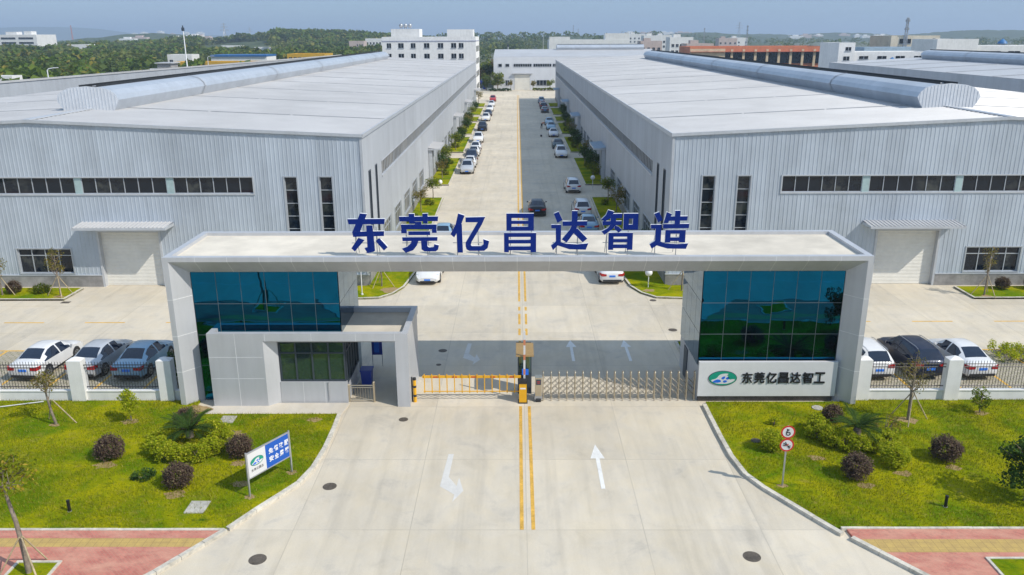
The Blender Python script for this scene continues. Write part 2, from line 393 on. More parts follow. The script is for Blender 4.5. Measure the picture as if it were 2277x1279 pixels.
def offset_path(pts, d, closed=False):
    out = []; n = len(pts)
    for i in range(n):
        a = Vector(pts[i - 1]) if (i > 0 or closed) else None
        b = Vector(pts[i]); c = Vector(pts[(i + 1) % n]) if (i < n - 1 or closed) else None
        d1 = (b - a).normalized() if a is not None else None; d2 = (c - b).normalized() if c is not None else None
        d1 = d1 or d2; d2 = d2 or d1
        n1 = Vector((-d1.y, d1.x)); n2 = Vector((-d2.y, d2.x)); m = (n1 + n2)
        m = m.normalized() if m.length > 1e-6 else n1
        out.append(b + m * (d / max(.4, m.dot(n1))))
    return out
def kerb(mb, pts, w=.17, h=.14, closed=False, step=1.0):
    """kerb stones along a path, lying to its left, with open joints"""
    P = [Vector(p) for p in pts]
    if closed: P.append(P[0])
    dense = [P[0]]
    for a, b in zip(P, P[1:]):
        k = max(1, round((b - a).length / step))
        dense += [a.lerp(b, (i + 1) / k) for i in range(k)]
    O = offset_path(dense, w)
    for i in range(len(dense) - 1):
        a, b, c, d = dense[i], dense[i + 1], O[i + 1], O[i]
        e = (b - a).normalized() * .008
        q = [a + e, b - e, c - e, d + e]
        mb.prism([(p.x, p.y) for p in q], 0, h + random.uniform(-.006, .006))
random.seed(3)
KL = [(-8.72, 36.85), (-8.66, 35.2), (-8.66, 33.4), (-8.78, 31.6), (-9.1, 30.3), (-9.72, 29.2), (-10.3, 28.2), (-10.95, 26.95)]
KR = [(9.36, 37.9), (9.36, 36.2), (9.36, 34.6), (9.40, 32.6), (9.62, 31.0), (10.1, 29.9), (10.75, 28.8), (11.4, 27.7), (12.08, 26.6)]
kb = MB()
kerb(kb, KL[::-1], w=.2); kerb(kb, [(-60, 22.5), (-14.0, 22.5), (-12.62, 24.3), (-11.0, 26.87)], w=.2)
kerb(kb, KR[::-1][::-1][::-1], w=-.2); kerb(kb, [(60, 22.5), (15.25, 22.5), (13.7, 24.55), (12.35, 26.35)], w=-.2)
kerb(kb, [(-60, 26.85), (-11.2, 26.85)], w=.12, h=.135); kerb(kb, [(12.25, 26.95), (60, 26.95)], w=.12, h=.135)
LAWN_L = [(-8.9, 36.85), (-8.86, 35.2), (-8.86, 33.4), (-8.98, 31.65), (-9.28, 30.4), (-9.9, 29.3), (-10.5, 28.3), (-11.1, 27.0), (-48, 27.0), (-48, 38.42), (-16.3, 38.42), (-16.3, 37.9), (-15.55, 36.85)]
LAWN_R = [(9.56, 37.9), (9.56, 36.2), (9.56, 34.6), (9.6, 32.62), (9.81, 31.05), (10.28, 30.0), (10.93, 28.9), (11.57, 27.8), (12.1, 27.1), (48, 27.1), (48, 38.42), (16.5, 38.42), (16.4, 38.2), (9.6, 38.2)]
def lawn(name, poly, z=.11):
    m = MB(); m.prism(poly, 0.0, z); return struct(m.build(name, M['lawn']))
lawn('lawn', LAWN_L); lawn('lawn', LAWN_R)

# red brick pavement
t = NT('red_pavers')
br = t.n.new('ShaderNodeTexBrick'); mpn = t.n.new('ShaderNodeMapping'); mpn.inputs['Rotation'].default_value = (0, 0, R(45)); t.l.new(t.co(), mpn.inputs[0]); t.l.new(mpn.outputs[0], br.inputs['Vector'])
for k, v in (('Color1', (.54, .19, .14, 1)), ('Color2', (.42, .14, .105, 1)), ('Mortar', (.40, .22, .16, 1))): br.inputs[k].default_value = v
br.inputs['Scale'].default_value = 1; br.inputs['Brick Width'].default_value = .2; br.inputs['Row Height'].default_value = .1; br.inputs['Mortar Size'].default_value = .006; br.offset = .5
n = t.noise(1.4, 6, .7, stretch=(.6, 1.4, 1)); col = t.mix(t.rng(n, .4, .72), br.outputs[0], (.58, .30, .21)); n2 = t.noise(5, 4)
col = t.mix(t.rng(n2, .55, .8, 0, .5), col, (.26, .13, .10))
M['red_pavers'] = t.set(col, .85)
t = NT('yellow_pavers'); n = t.noise(3, 5, .7); x, y, z = t.sep()
col = t.mix(t.rng(n, .35, .7), (.52, .36, .11), (.40, .27, .10)); col = t.mix(t.math('MULTIPLY', t.math('MAXIMUM', t.line(x, .3, 0, .02), t.line(y, .27, 25.8, .015)), .5), col, (.2, .13, .06))
M['yellow_pavers'] = t.set(col, .85)
PL = [(-11.2, 26.85), (-12.8, 24.3), (-14.05, 22.7), (-70, 22.7), (-70, 26.85)]
PR = [(12.45, 26.95), (12.5, 26.35), (13.9, 24.55), (15.3, 22.7), (70, 22.7), (70, 26.95)]
for P in (PL, PR):
    m = MB(); m.prism(P, 0, .10); struct(m.build('brick_pavement', M['red_pavers']))
m = MB(); m.prism([(-11.56, 26.36), (-11.9, 25.82), (-60, 25.82), (-60, 26.36)], .1, .104); m.prism([(12.62, 26.3), (13.2, 25.5), (30, 25.5), (30, 26.3)], .1, .104)
struct(m.build('tactile_strip', M['yellow_pavers']))
# planting pits in the pavement
m = MB(); m.prism([(-17.75, 23.4), (-16.35, 23.4), (-16.35, 24.85), (-17.75, 24.85)], .1, .112); m.prism([(16.8, 23.4), (18.4, 23.4), (18.4, 25.05), (16.8, 25.05)], .1, .14)
struct(m.build('planting_bed', M['lawn']))
for x0, x1, y0, y1 in ((-17.85, -16.25, 23.3, 24.95), (16.68, 18.52, 23.28, 25.17)):
    m2 = kb
    for q in ((x0, x1, y1 - .1, y1), (x0, x1, y0, y0 + .1), (x0, x0 + .1, y0 + .1, y1 - .1), (x1 - .1, x1, y0 + .1, y1 - .1)): m2.box(*q, .05, .15)

# front aprons and verges along the sheds
m = MB(); m.prism([(-15.5, 36.9), (-8.75, 36.9), (-8.55, 38.2), (-15.4, 38.2)], 0, .06); struct(m.build('apron', M['concrete2']))
for s in (-1, 1):
    ex = 1 if s > 0 else 1
    corner = [(8.5, 93.4), (8.3, 75), (8.05, 62), (8.4, 58.4), (9.0, 56.7), (9.9, 55.6), (12, 55.4), (24, 55.4), (24, 58.55), (11.25, 58.55), (11.25, 93.4)]
    front = [(32.35, 55.35), (60, 55.35), (60, 58.55), (32.3, 58.1)]
    corner = [(s * a, b) for a, b in corner]; front = [(s * a, b) for a, b in front]
    m = MB(); m.prism(corner, 0, .11); m.prism(front, 0, .11)
    for y0, y1 in ((101.7, 125), (131.6, 152), (157, 177), (181, 191), (196, 214), (219, 230)):
        m.prism([(s * 8.55, y0), (s * 11.25, y0), (s * 11.25, y1), (s * 8.55, y1)], 0, .11)
        p = [(s * 11.1, y0), (s * 8.5, y0), (s * 8.5, y1), (s * 11.1, y1)]
        kerb(kb, p, w=-.15 * s, h=.13, step=3)
    struct(m.build('verge_lawn', M['lawn']))
    kerb(kb, [corner[-1]] + corner[:8], w=.15 * s, h=.13)
    kerb(kb, front[3:] + front[:2], w=.15 * s, h=.13)
m = MB(); m.prism([(9.75, 44.6), (15, 44.6), (15, 46.8), (9.75, 46.8)], 0, .11); struct(m.build('planting_bed', M['lawn']))
kerb(kb, [(15, 46.9), (9.6, 46.9), (9.6, 44.5)], w=.15, h=.14)
struct(kb.build('kerb', M['kerb']))

# parking bays: grass pavers with painted lines
t = NT('bay_pavers')
br = t.n.new('ShaderNodeTexBrick'); t.l.new(t.co(), br.inputs['Vector'])
for k, v in (('Color1', (.46, .40, .32, 1)), ('Color2', (.36, .32, .26, 1)), ('Mortar', (.22, .21, .12, 1))): br.inputs[k].default_value = v
br.inputs['Scale'].default_value = 1; br.inputs['Brick Width'].default_value = .4; br.inputs['Row Height'].default_value = .2; br.inputs['Mortar Size'].default_value = .03
M['bay_pavers'] = t.set(br.outputs[0], .9)
m = MB()
for s in (-1, 1): m.prism([(s * 17.3, 39.0), (s * 60, 39.0), (s * 60, 45.7), (s * 17.3, 45.7)], 0, .004)
struct(m.build('parking_bay', M['bay_pavers']))
m = MB()
for s in (-1, 1):
    m.box(min(s * 17.3, s * 60), max(s * 17.3, s * 60), 45.55, 45.7, .004, .008)
    for k in range(9): x = s * (20.85 + 2.68 * k) if s > 0 else -(22.62 + 2.65 * (k - 1)); m.box(x - .07, x + .07, 39.6, 45.55, .004, .008)
struct(m.build('bay_line', M['line_yellow']))

# painted road markings
m = MB()
for x0 in (.16, .60):
    w = .15
    m.box(x0 - w / 2, x0 + w / 2, 27.06, 37.9, 0, .004)
    for a, b in ((48.2, 49.4), (50.2, 52.3), (53.0, 53.8), (55.0, 262.0)):
        m.box(x0 - w / 2 - .02, x0 + w / 2 - .02, a, b, 0, .004)
    m.box(x0 - w / 2, x0 + w / 2, 44.0, 47.2, 0, .004) if x0 < .3 else None
for k in range(-4, 9):
    for s in (-1, 1):
        a = 23.1 + 3.35 * (k + 3) * 2 / 2
        x = s * (16.4 + 5.35 * (k + 4) / 2.0) if False else s * (21.8 + 5.35 * k)
        if abs(x) > 17 and abs(x) < 64 and x * s > 0: m.box(x - 1.32, x + 1.32, 50.6, 50.74, 0, .004)
struct(m.build('lane_line', M['line_yellow']))
m = MB()
for y in (9.0, 13.2, 17.4): m.box(-60, 60, y, y + .15, 0, .004)
struct(m.build('lane_line', M['line_white']))
def arrow_straight(m, x, y0, L, w=.17):
    m.add([(x - w / 2, y0, .005), (x + w / 2, y0, .005), (x + w / 2, y0 + L * .66, .005), (x - w / 2, y0 + L * .66, .005)], [(0, 1, 2, 3)])
    m.add([(x - .32, y0 + L * .66, .005), (x + .32, y0 + L * .66, .005), (x, y0 + L, .005)], [(0, 1, 2)])
def arrow_turn(m, x, y0, L, d=1):
    k = L / 4.0
    def P(u, v): return (x + u * d, y0 + v * k, .005)
    m.add([P(-.12, 3.95), P(.12, 3.95), P(.05, 1.95), P(-.27, 1.2)][::-1], [(0, 1, 2, 3)])
    m.add([P(-.27, 1.2), P(.05, 1.95), P(.434, 1.22), P(.381, .55)][::-1], [(0, 1, 2, 3)])
    m.add([P(.49, 1.9), P(.74, .84), P(.34, .0)][::-1], [(0, 1, 2)])
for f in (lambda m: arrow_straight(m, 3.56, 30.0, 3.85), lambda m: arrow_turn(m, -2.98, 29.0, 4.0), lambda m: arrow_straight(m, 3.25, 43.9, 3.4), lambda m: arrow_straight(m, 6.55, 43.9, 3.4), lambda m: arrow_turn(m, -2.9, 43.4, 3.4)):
    m = MB(); f(m); struct(m.build('road_arrow', M['line_white'] if 'turn' in f.__code__.co_names[0] else M['line_bright']))

# ------------------------------------------------------------------ long grass on the two front lawns
def in_poly(X, Y, poly):
    r = np.zeros(len(X), bool); n = len(poly)
    for i in range(n):
        (x1, y1), (x2, y2) = poly[i], poly[(i + 1) % n]
        c = ((y1 > Y) != (y2 > Y)); xs = (x2 - x1) * (Y - y1) / (y2 - y1 + 1e-12) + x1
        r ^= c & (X < xs)
    return r
def grass(poly, x0, x1, n, seed):
    rs = np.random.RandomState(seed)
    X = rs.uniform(x0, x1, n); Y = rs.uniform(27.0, 38.4, n)
    k = in_poly(X, Y, poly); X, Y = X[k], Y[k]
    dens = np.sin(X * .9 + 1.3 * np.sin(Y * .7)) * np.sin(Y * 1.1 + .8 * np.sin(X * .5)) + rs.uniform(-.8, 1, len(X))
    k = dens > -.35; X, Y = X[k], Y[k]; n = len(X)
    a = rs.uniform(0, 6.283, n); L = rs.uniform(.05, .13, n); w = rs.uniform(.006, .014, n); ln = rs.uniform(.02, .08, n)
    dx, dy = np.cos(a), np.sin(a)
    base = np.stack([X, Y, np.full(n, .108)], 1)
    p0 = base + np.stack([-dy * w, dx * w, 0 * w], 1); p1 = base - np.stack([-dy * w, dx * w, 0 * w], 1)
    p2 = base + np.stack([dx * ln, dy * ln, L], 1)
    V = np.stack([p0, p1, p2], 1).reshape(-1, 3)
    o = np_mesh('grass', V, np.arange(3 * n).reshape(-1, 3), M['blade']); tag(o, kind='stuff')
grass(LAWN_L, -29, -8.8, 90000, 1); grass(LAWN_R, 9.5, 29, 90000, 2)

# ------------------------------------------------------------------ the two big sheds
def rib_wall(mb, P, a0, a1, z0, ztop, openings, pitch, depth, mi=0):
    """sheet cladding with real ribs, leaving the openings (a0, a1, z0, z1) free"""
    def off(a):
        f = (a / pitch) % 1.0
        return depth * (0 if f < .74 else (f - .74) / .06 if f < .80 else 1 if f < .94 else (1 - f) / .06)
    bs = sorted({a0, a1} | {q for o in openings for q in o[:2] if a0 < q < a1})
    for sa, sb in zip(bs, bs[1:]):
        mid = (sa + sb) / 2; ops = sorted((o[2], o[3]) for o in openings if o[0] < mid < o[1])
        iv = []; z = z0
        for o0, o1 in ops:
            if o0 > z: iv.append((z, o0))
            z = o1
        iv.append((z, None))
        cols = {sa, sb}
        for k in range(math.floor(sa / pitch), math.ceil(sb / pitch) + 1):
            for f in (0, .74, .80, .94):
                a = (k + f) * pitch
                if sa < a < sb: cols.add(a)
        cols = sorted(cols)
        for b0, b1 in iv:
            vs = []
            for a in cols:
                o = off(a); vs += [P(a, o, b0), P(a, o, b1 if b1 is not None else ztop(a))]
            mb.add(vs, [(2 * i, 2 * i + 2, 2 * i + 3, 2 * i + 1) for i in range(len(cols) - 1)], mi)

def pbox(mb, P, a0, a1, o0, o1, z0, z1, mi=0):
    vs = [P(a, o, z) for z in (z0, z1) for o in (o0, o1) for a in (a0, a1)]
    mb.add(vs, [(0, 2, 3, 1), (4, 5, 7, 6), (0, 1, 5, 4), (2, 6, 7, 3), (0, 4, 6, 2), (1, 3, 7, 5)], mi)
def window(parent, P, a0, a1, z0, z1, na, rows, glass, frame, rec=.12, bar=.05, surround=True):
    """glazing set back in the wall, its frame a sub-part"""
    g = MB(); rz_ = random.Random(int(abs(a0) * 37 + z0 * 11)); zs_ = [z0] + [q for q in rows] + [z1]
    for k in range(na):
        b0, b1 = a0 + (a1 - a0) * k / na, a0 + (a1 - a0) * (k + 1) / na
        for q0, q1 in zip(zs_, zs_[1:]):
            e0, e1 = rz_.uniform(-.012, .004), rz_.uniform(-.012, .004); g.quad(P(b0, -rec + e0, q0), P(b1, -rec + e1, q0), P(b1, -rec + e1 * .3, q1), P(b0, -rec + e0 * .3, q1))
    w = g.build('window', glass, parent)
    f = MB()
    for k in range(na + 1):
        a = a0 + (a1 - a0) * k / na; h = bar / 2
        lo, hi = (a, a + bar) if k == 0 else (a - bar, a) if k == na else (a - h, a + h)
        pbox(f, P, lo, hi, -rec + .004, -rec + .06, z0, z1)
    for z, lo, hi in [(z0, 0, bar), (z1, -bar, 0)] + [(q, -bar / 2, bar / 2) for q in rows]:
        pbox(f, P, a0 + bar, a1 - bar, -rec + .006, -rec + .055, z + lo, z + hi)
    if surround:
        s = .09
        pbox(f, P, a0 - s, a1 + s, -rec, .06, z0 - s, z0); pbox(f, P, a0 - s, a1 + s, -rec, .05, z1, z1 + s)
        pbox(f, P, a0 - s, a0, -rec, .052, z0, z1); pbox(f, P, a1, a1 + s, -rec, .052, z0, z1)
    f.build('frame', frame, w)
    return w
def roller_door(parent, P, a0, a1, z1, rec=.35):
    d = MB(); n = int(z1 / .11)
    for k in range(n):
        z = z1 * k / n; e = z1 / n
        vs = [P(a0, -rec, z), P(a1, -rec, z), P(a0, -rec + .025, z + e * .35), P(a1, -rec + .025, z + e * .35), P(a0, -rec + .025, z + e * .75), P(a1, -rec + .025, z + e * .75), P(a0, -rec, z + e), P(a1, -rec, z + e)]
        d.add(vs, [(0, 1, 3, 2), (2, 3, 5, 4), (4, 5, 7, 6)])
    o = d.build('roller_door', M['shutter'], parent)
    f = MB()
    pbox(f, P, a0 - .16, a0, -rec - .02, .07, 0, z1 + .16); pbox(f, P, a1, a1 + .16, -rec - .02, .07, 0, z1 + .16); pbox(f, P, a0, a1, -rec - .02, .07, z1, z1 + .16)
    f.build('frame', M['trim'], o); return o
def canopy(parent, P, a0, a1, z, dep, posts=False, mat=None):
    """ribbed sheet canopy with a fascia"""
    c = MB(); n = max(6, int((a1 - a0) / .28))
    for k in range(n):
        b0, b1 = a0 + (a1 - a0) * k / n, a0 + (a1 - a0) * (k + 1) / n; m1 = b0 + (b1 - b0) * .7; r = .055
        for q0, q1, h0, h1 in ((b0, m1, 0, 0), (m1, m1 + .02, 0, r), (m1 + .02, b1 - .02, r, r), (b1 - .02, b1, r, 0)):
            c.quad(P(q0, 0.0, z + .28 + h0), P(q1, 0.0, z + .28 + h1), P(q1, dep, z + .16 + h1), P(q0, dep, z + .16 + h0))
    o = c.build('canopy', mat or M['roof_metal'], parent)
    f = MB(); pbox(f, P, a0 - .05, a1 + .05, dep - .03, dep + .04, z, z + .17); pbox(f, P, a0 - .05, a0 + .02, .02, dep - .03, z, z + .2); pbox(f, P, a1 - .02, a1 + .05, .02, dep - .03, z, z + .2)
    f.quad(P(a0, 0, z + .02), P(a1, 0, z + .02), P(a1, dep, z + .02), P(a0, dep, z + .02))
    f.build('fascia', M['trim'], o)
    if posts:
        p = MB()
        for a in (a0 + .3, a1 - .3): pbox(p, P, a - .07, a + .07, dep - .3, dep - .16, 0, z)
        p.build('canopy_post', M['trim'], o)
    return o
def ridge_vent(root, cx, y0, y1, zb, axis='y', every=27.0):
    """long roof ventilator: two bulging side shells, dark sheets for the shaded throat and ribbed end panels"""
    prof = [(1.95, 0), (2.28, .5), (2.52, .98), (2.36, 1.36), (1.92, 1.74), (1.3, 1.93), (.8, 1.98), (.72, 1.88)]
    def P(u, y, z): return (cx + u, y, zb + z) if axis == 'y' else (y, cx + u, zb + z)
    s = MB()
    for sg in (-1, 1):
        n = len(prof); vs = [P(sg * u, y, z) for y in (y0, y1) for u, z in prof]
        s.add(vs, [(i, i + 1, n + i + 1, n + i) for i in range(n - 1)], 0, True)
        y = y0 + every * .72
        while y < y1 - 2:
            pr = [(u * 1.015 + .02, z * 1.012 + .012) for u, z in prof]
            vs = [P(sg * u, yy, z) for yy in (y - .2, y + .2) for u, z in pr]
            s.add(vs, [(i, i + 1, n + i + 1, n + i) for i in range(n - 1)], 1); y += every
        y = y0 + 2.5
        while y < y1 - 1:      # small braces over the throat
            a, b = P(sg * .8, y, 1.9), P(sg * .1, y, 1.93); s.bar(a, b, .07, mi=1); y += 4.4
    v = s.build('ridge_ventilator', [M['vent'], M['trim']], root, sharp=12)
    t_ = MB(); t_.quad(P(-1.2, y0 + .1, 1.6), P(1.2, y0 + .1, 1.6), P(1.2, y1 - .1, 1.6), P(-1.2, y1 - .1, 1.6)); 
    for sg in (-1, 1): t_.quad(P(sg * .70, y0 + .3, 1.5), P(sg * .70, y1 - .3, 1.5), P(sg * .70, y1 - .3, 2.13), P(sg * .70, y0 + .3, 2.13))  # raised dark strips stand for the shade inside the open throat
    t_.build('throat_dark_sheet', M['dark'], v)
    full = [(-u, z) for u, z in prof[:-2]] + [(0, 2.06)] + [(u, z) for u, z in prof[:-2]][::-1]
    for k, y in enumerate((y0, y1)):
        e = MB(); sg = -1 if k == 0 else 1
        e.add([P(u, y, z) for u, z in full], [tuple(range(len(full)))])
        u = -2.3
        while u < 2.35:
            hi = np.interp(abs(u), [0, 1.3, 1.92, 2.36, 2.52], [2.04, 1.92, 1.74, 1.36, .98]); lo = np.interp(abs(u), [0, 1.95, 2.28, 2.52], [0, 0, .5, .98])
            if hi - lo > .1:
                a, b = P(u - .035, y + sg * .022, lo + .02), P(u + .035, y + sg * .003, hi - .02)
                e.box(min(a[0], b[0]), max(a[0], b[0]), min(a[1], b[1]), max(a[1], b[1]), min(a[2], b[2]), max(a[2], b[2]))
            u += .27
        e.build('end_panel', M['end_panel'], v)
    return v

def big_shed(s, y1, label):
    root = thing('warehouse', label, 'warehouse', (0, 0, 0))
    Y0, U0, UR, U1, ZE, ZR = 58.8, 11.12, 34.8, 60.0, 11.2, 12.3
    def PF(a, o, z): return (s * a, Y0 - o, z)            # front gable, o = outwards
    def PS(a, o, z): return (s * (U0 - o), a, z)          # wall along the inner road
    def top(a): return ZE + (ZR - ZE) * (a - U0) / (UR - U0) if a < UR else ZR + (ZE - ZR) * (a - UR) / (U1 - UR)
    strips = [(19.15, 24.95, 7.05, 8.24), (25.45, 31.65, 7.05, 8.24), (32.15, 38.35, 7.05, 8.24), (38.85, 45, 7.05, 8.24)]
    d0, d1 = (26.5, 30.95)
    op = [(19.15, 45, 7.05, 8.24), (13.4, 14.3, 1.1, 8.24), (15.95, 16.85, 1.1, 8.24), (33.2, 37.2, 1.05, 2.92), (d0 - .16, d1 + .16, .5, 4.36), (42, 46, 1.05, 2.92), (21, 24, 1.05, 2.92)]
    w = MB(); rib_wall(w, PF, U0, U1, .9, top, op, .3, .021); w.build('front_wall', M['cladding'], root)
    for q in strips:
        window(root, PF, q[0], q[1], q[2], q[3], 6, [], M['glass_dark'], M['frame_pale'], .14, .05, False)
    mt = plain('pale_teal_steel_%d' % s, (.36, .47, .47), .5)
    for a in (24.95, 31.65, 38.35): p = MB(); pbox(p, PF, a, a + .5, -.2, -.05, 7.05, 8.24); p.build('window_post', mt, root)
    p = MB(); pbox(p, PF, 19.05, 45.1, -.2, .07, 6.95, 7.05); pbox(p, PF, 19.05, 45.1, -.2, .06, 8.24, 8.32); pbox(p, PF, 19.05, 19.15, -.2, .06, 7.05, 8.24); p.build('window_surround', M['trim'], root)
    for a in (13.4, 15.95): window(root, PF, a, a + .9, 1.1, 8.24, 1, [2.2, 3.3, 4.4, 5.35, 6.3, 7.27], M['glass_dark'], M['frame_pale'], .16, .045)
    for a, b in ((33.2, 37.2), (42, 46), (21, 24)): window(root, PF, a, b, 1.05, 2.92, 4, [2.4], M['glass_dark'], M['frame_pale'], .16, .06)
    roller_door(root, PF, d0, d1, 4.2)
    canopy(root, PF, 25.3, 32.0, 4.68, 1.55)
    # wall along the road
    gw = [66.5, 73.0, 79.5, 86.0, 92.5, 113.5, 120, 126.5, 133, 139.5, 159, 165.5, 172, 191, 197.5, 204, 210.5]
    doors = [(103.3, 108.6), (146.0, 151.3), (178.0, 183.3), (218, 223)]
    op = [(67.2, y1 - 4, 7.0, 8.15), (61.1, 61.75, 1.1, 8.24), (64.0, 64.65, 1.1, 8.24)] + [(a, a + 4.2, 1.0, 3.0) for a in gw] + [(a - .16, b + .16, .5, 4.16) for a, b in doors]
    w = MB(); rib_wall(w, PS, Y0, y1, .9, lambda a: ZE, op, .45, .02)
    w.quad((s * U0, y1, 0), (s * U1, y1, 0), (s * U1, y1, ZE), (s * U0, y1, ZE)); w.add([(s * U0, y1, ZE), (s * U1, y1, ZE), (s * UR, y1, ZR)], [(0, 1, 2)])
    w.quad((s * U1, Y0, 0), (s * U1, y1, 0), (s * U1, y1, ZE), (s * U1, Y0, ZE))
    w.build('side_wall', M['cladding_side'], root)
    n = int((y1 - 4 - 67.2) / 6.8); st = (y1 - 4 - 67.2) / n
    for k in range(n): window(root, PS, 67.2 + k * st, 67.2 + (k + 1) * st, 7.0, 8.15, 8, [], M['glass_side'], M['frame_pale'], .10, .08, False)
    p = MB(); pbox(p, PS, 67.1, y1 - 3.9, -.15, .08, 6.88, 7.0); pbox(p, PS, 67.1, y1 - 3.9, -.15, .05, 8.15, 8.22); p.build('window_surround', M['trim'], root)
    for a in (61.1, 64.0): window(root, PS, a, a + .65, 1.1, 8.24, 1, [2.5, 3.9, 5.3, 6.7], M['glass_dark'], M['frame_dark'], .1, .05)
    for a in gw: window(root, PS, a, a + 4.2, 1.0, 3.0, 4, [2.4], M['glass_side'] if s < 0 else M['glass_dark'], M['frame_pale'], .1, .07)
    for a, b in doors:
        window(root, PS, a, b, .1, 4.0, 4, [2.6], M['glass_dark'], M['frame_pale'], .2, .1); canopy(root, PS, a - .5, b + .5, 4.25, 1.5, False, M['canopy_shade'] if s > 0 else None)  # right-hand canopies are coloured for the shade they stand in
        p = MB(); pbox(p, PS, a - .35, a - .22, .06, .5, 0, 4.2); p.build('door_screen', M['trim'], root)
    # plinth
    p = MB(); pbox(p, PF, U0 - .06, d0 - .16, -.1, .07, 0, .86); pbox(p, PF, d1 + .16, U1, -.1, .07, 0, .86)
    e = Y0
    for a, b in doors: pbox(p, PS, e, a - .16, -.1, .06, 0, .86); e = b + .16
    pbox(p, PS, e, y1, -.1, .06, 0, .86); p.build('plinth', M['plinth'], root)
    p = MB(); pbox(p, PF, U0 - .09, d0 - .16, -.05, .1, .86, .93); pbox(p, PF, d1 + .16, U1, -.05, .1, .86, .93); p.build('base_flashing', M['trim'], root)
    # roof sheets: standing ribs run from the ridge to the eaves
    r = MB()
    def sheet(ua, za, ub, zb):
        y = Y0 - .1; pit = .62
        while y < y1:
            e = min(y + pit, y1)
            for q0, q1, h0, h1 in ((y, e - .12, 0, 0), (e - .12, e - .08, 0, .055), (e - .08, e - .04, .055, .055), (e - .04, e, .055, 0)):
                r.quad((s * ua, q0, za + h0), (s * ua, q1, za + h1), (s * ub, q1, zb + h1), (s * ub, q0, zb + h0))
            y += pit
        y = Y0 + 11.4
        while y < y1 - 1:
            sl = (zb - za) / (ub - ua); m0 = ua + (ub - ua) * .006
            for f0, f1 in ((.006, .33), (.34, .62), (.63, .97)):
                a, b = ua + (ub - ua) * f0, ua + (ub - ua) * f1
                r.hull([(s * a, y - .1, za + (a - ua) * sl + .02), (s * a, y + .1, za + (a - ua) * sl + .02), (s * a, y + .1, za + (a - ua) * sl + .075), (s * a, y - .1, za + (a - ua) * sl + .075)],
                       [(s * b, y - .1, za + (b - ua) * sl + .02), (s * b, y + .1, za + (b - ua) * sl + .02), (s * b, y + .1, za + (b - ua) * sl + .075), (s * b, y - .1, za + (b - ua) * sl + .075)], 1)
            y += 14.15
    sheet(U0 - .05, ZE + .02, UR, ZR + .02); sheet(U1, ZE + .02, UR, ZR + .02)
    r.build('roof', [M['roof_metal'], M['roof_seam']], root)
    e = MB()
    pbox(e, PS, Y0 - .12, y1, .03, .13, ZE - .18, ZE + .1)                      # eaves gutter edge
    for ua, za, ub, zb in ((U0 - .13, ZE, UR, ZR), (UR, ZR, U1, ZE)):             # raking trim over the gable
        e.hull([(s * ua, Y0 - .16, za - .12), (s * ua, Y0 - .05, za - .12), (s * ua, Y0 - .05, za + .1), (s * ua, Y0 - .16, za + .1)],
               [(s * ub, Y0 - .16, zb - .12), (s * ub, Y0 - .05, zb - .12), (s * ub, Y0 - .05, zb + .1), (s * ub, Y0 - .16, zb + .1)])
    e.box(s * UR - .28, s * UR + .28, Y0 - .1, 68, ZR + .06, ZR + .12); pbox(e, PF, U0 - .05, U0 + .12, .03, .06, .9, ZE - .18); pbox(e, PS, Y0 - .05, Y0 + .14, .03, .05, .9, ZE - .18)
    e.build('roof_trim', M['trim'], root)
    ridge_vent(root, s * UR, 67.7, y1 - 16 if s < 0 else y1 - 26, 12.12)
    return root
big_shed(-1, 231.0, 'long grey clad warehouse in sun on the left of the inner road')
big_shed(1, 243.0, 'long grey clad warehouse with its road side in shade, right of the inner road')

# ------------------------------------------------------------------ gate building: a portal frame over two glazed blocks
F0, FG, FB = 37.87, 38.67, 43.35          # front lip, glazing plane, back
gate = thing('gate_building', 'wide white portal gate building with teal glass blocks and flat roof over the entrance', 'gate building')
b = MB()
XO, XL, XI, ZT, ZL, ZI = 17.06, 16.80, 16.14, 7.85, 7.62, 6.9
for s in (-1, 1):          # piers: narrow lip, splayed inner face, long flank
    pts = [(s * XO, F0), (s * XL, F0), (s * XI, FG), (s * XI, FG + .5), (s * XI, FB), (s * XO, FB)]
    b.prism(pts, -.05, ZI)
    # corner block between pier and beam, mitred
    b.hull([(s * XO, F0, ZI), (s * XO, FB, ZI), (s * XI, FB, ZI), (s * XI, FG, ZI), (s * XL, F0, ZI)], [(s * XO, F0, ZL), (s * XO, FB, ZL), (s * XI, FB, ZL), (s * XI, FG, ZL), (s * XL, F0, ZL)])
b.box(-XO, XO, F0, F0 + .32, ZL, ZT); b.box(-XO, XO, FB - .32, FB, ZL, ZT)
for s in (-1, 1): b.box(min(s * XO, s * (XO - .32)), max(s * XO, s * (XO - .32)), F0 + .32, FB - .32, ZL, ZT)
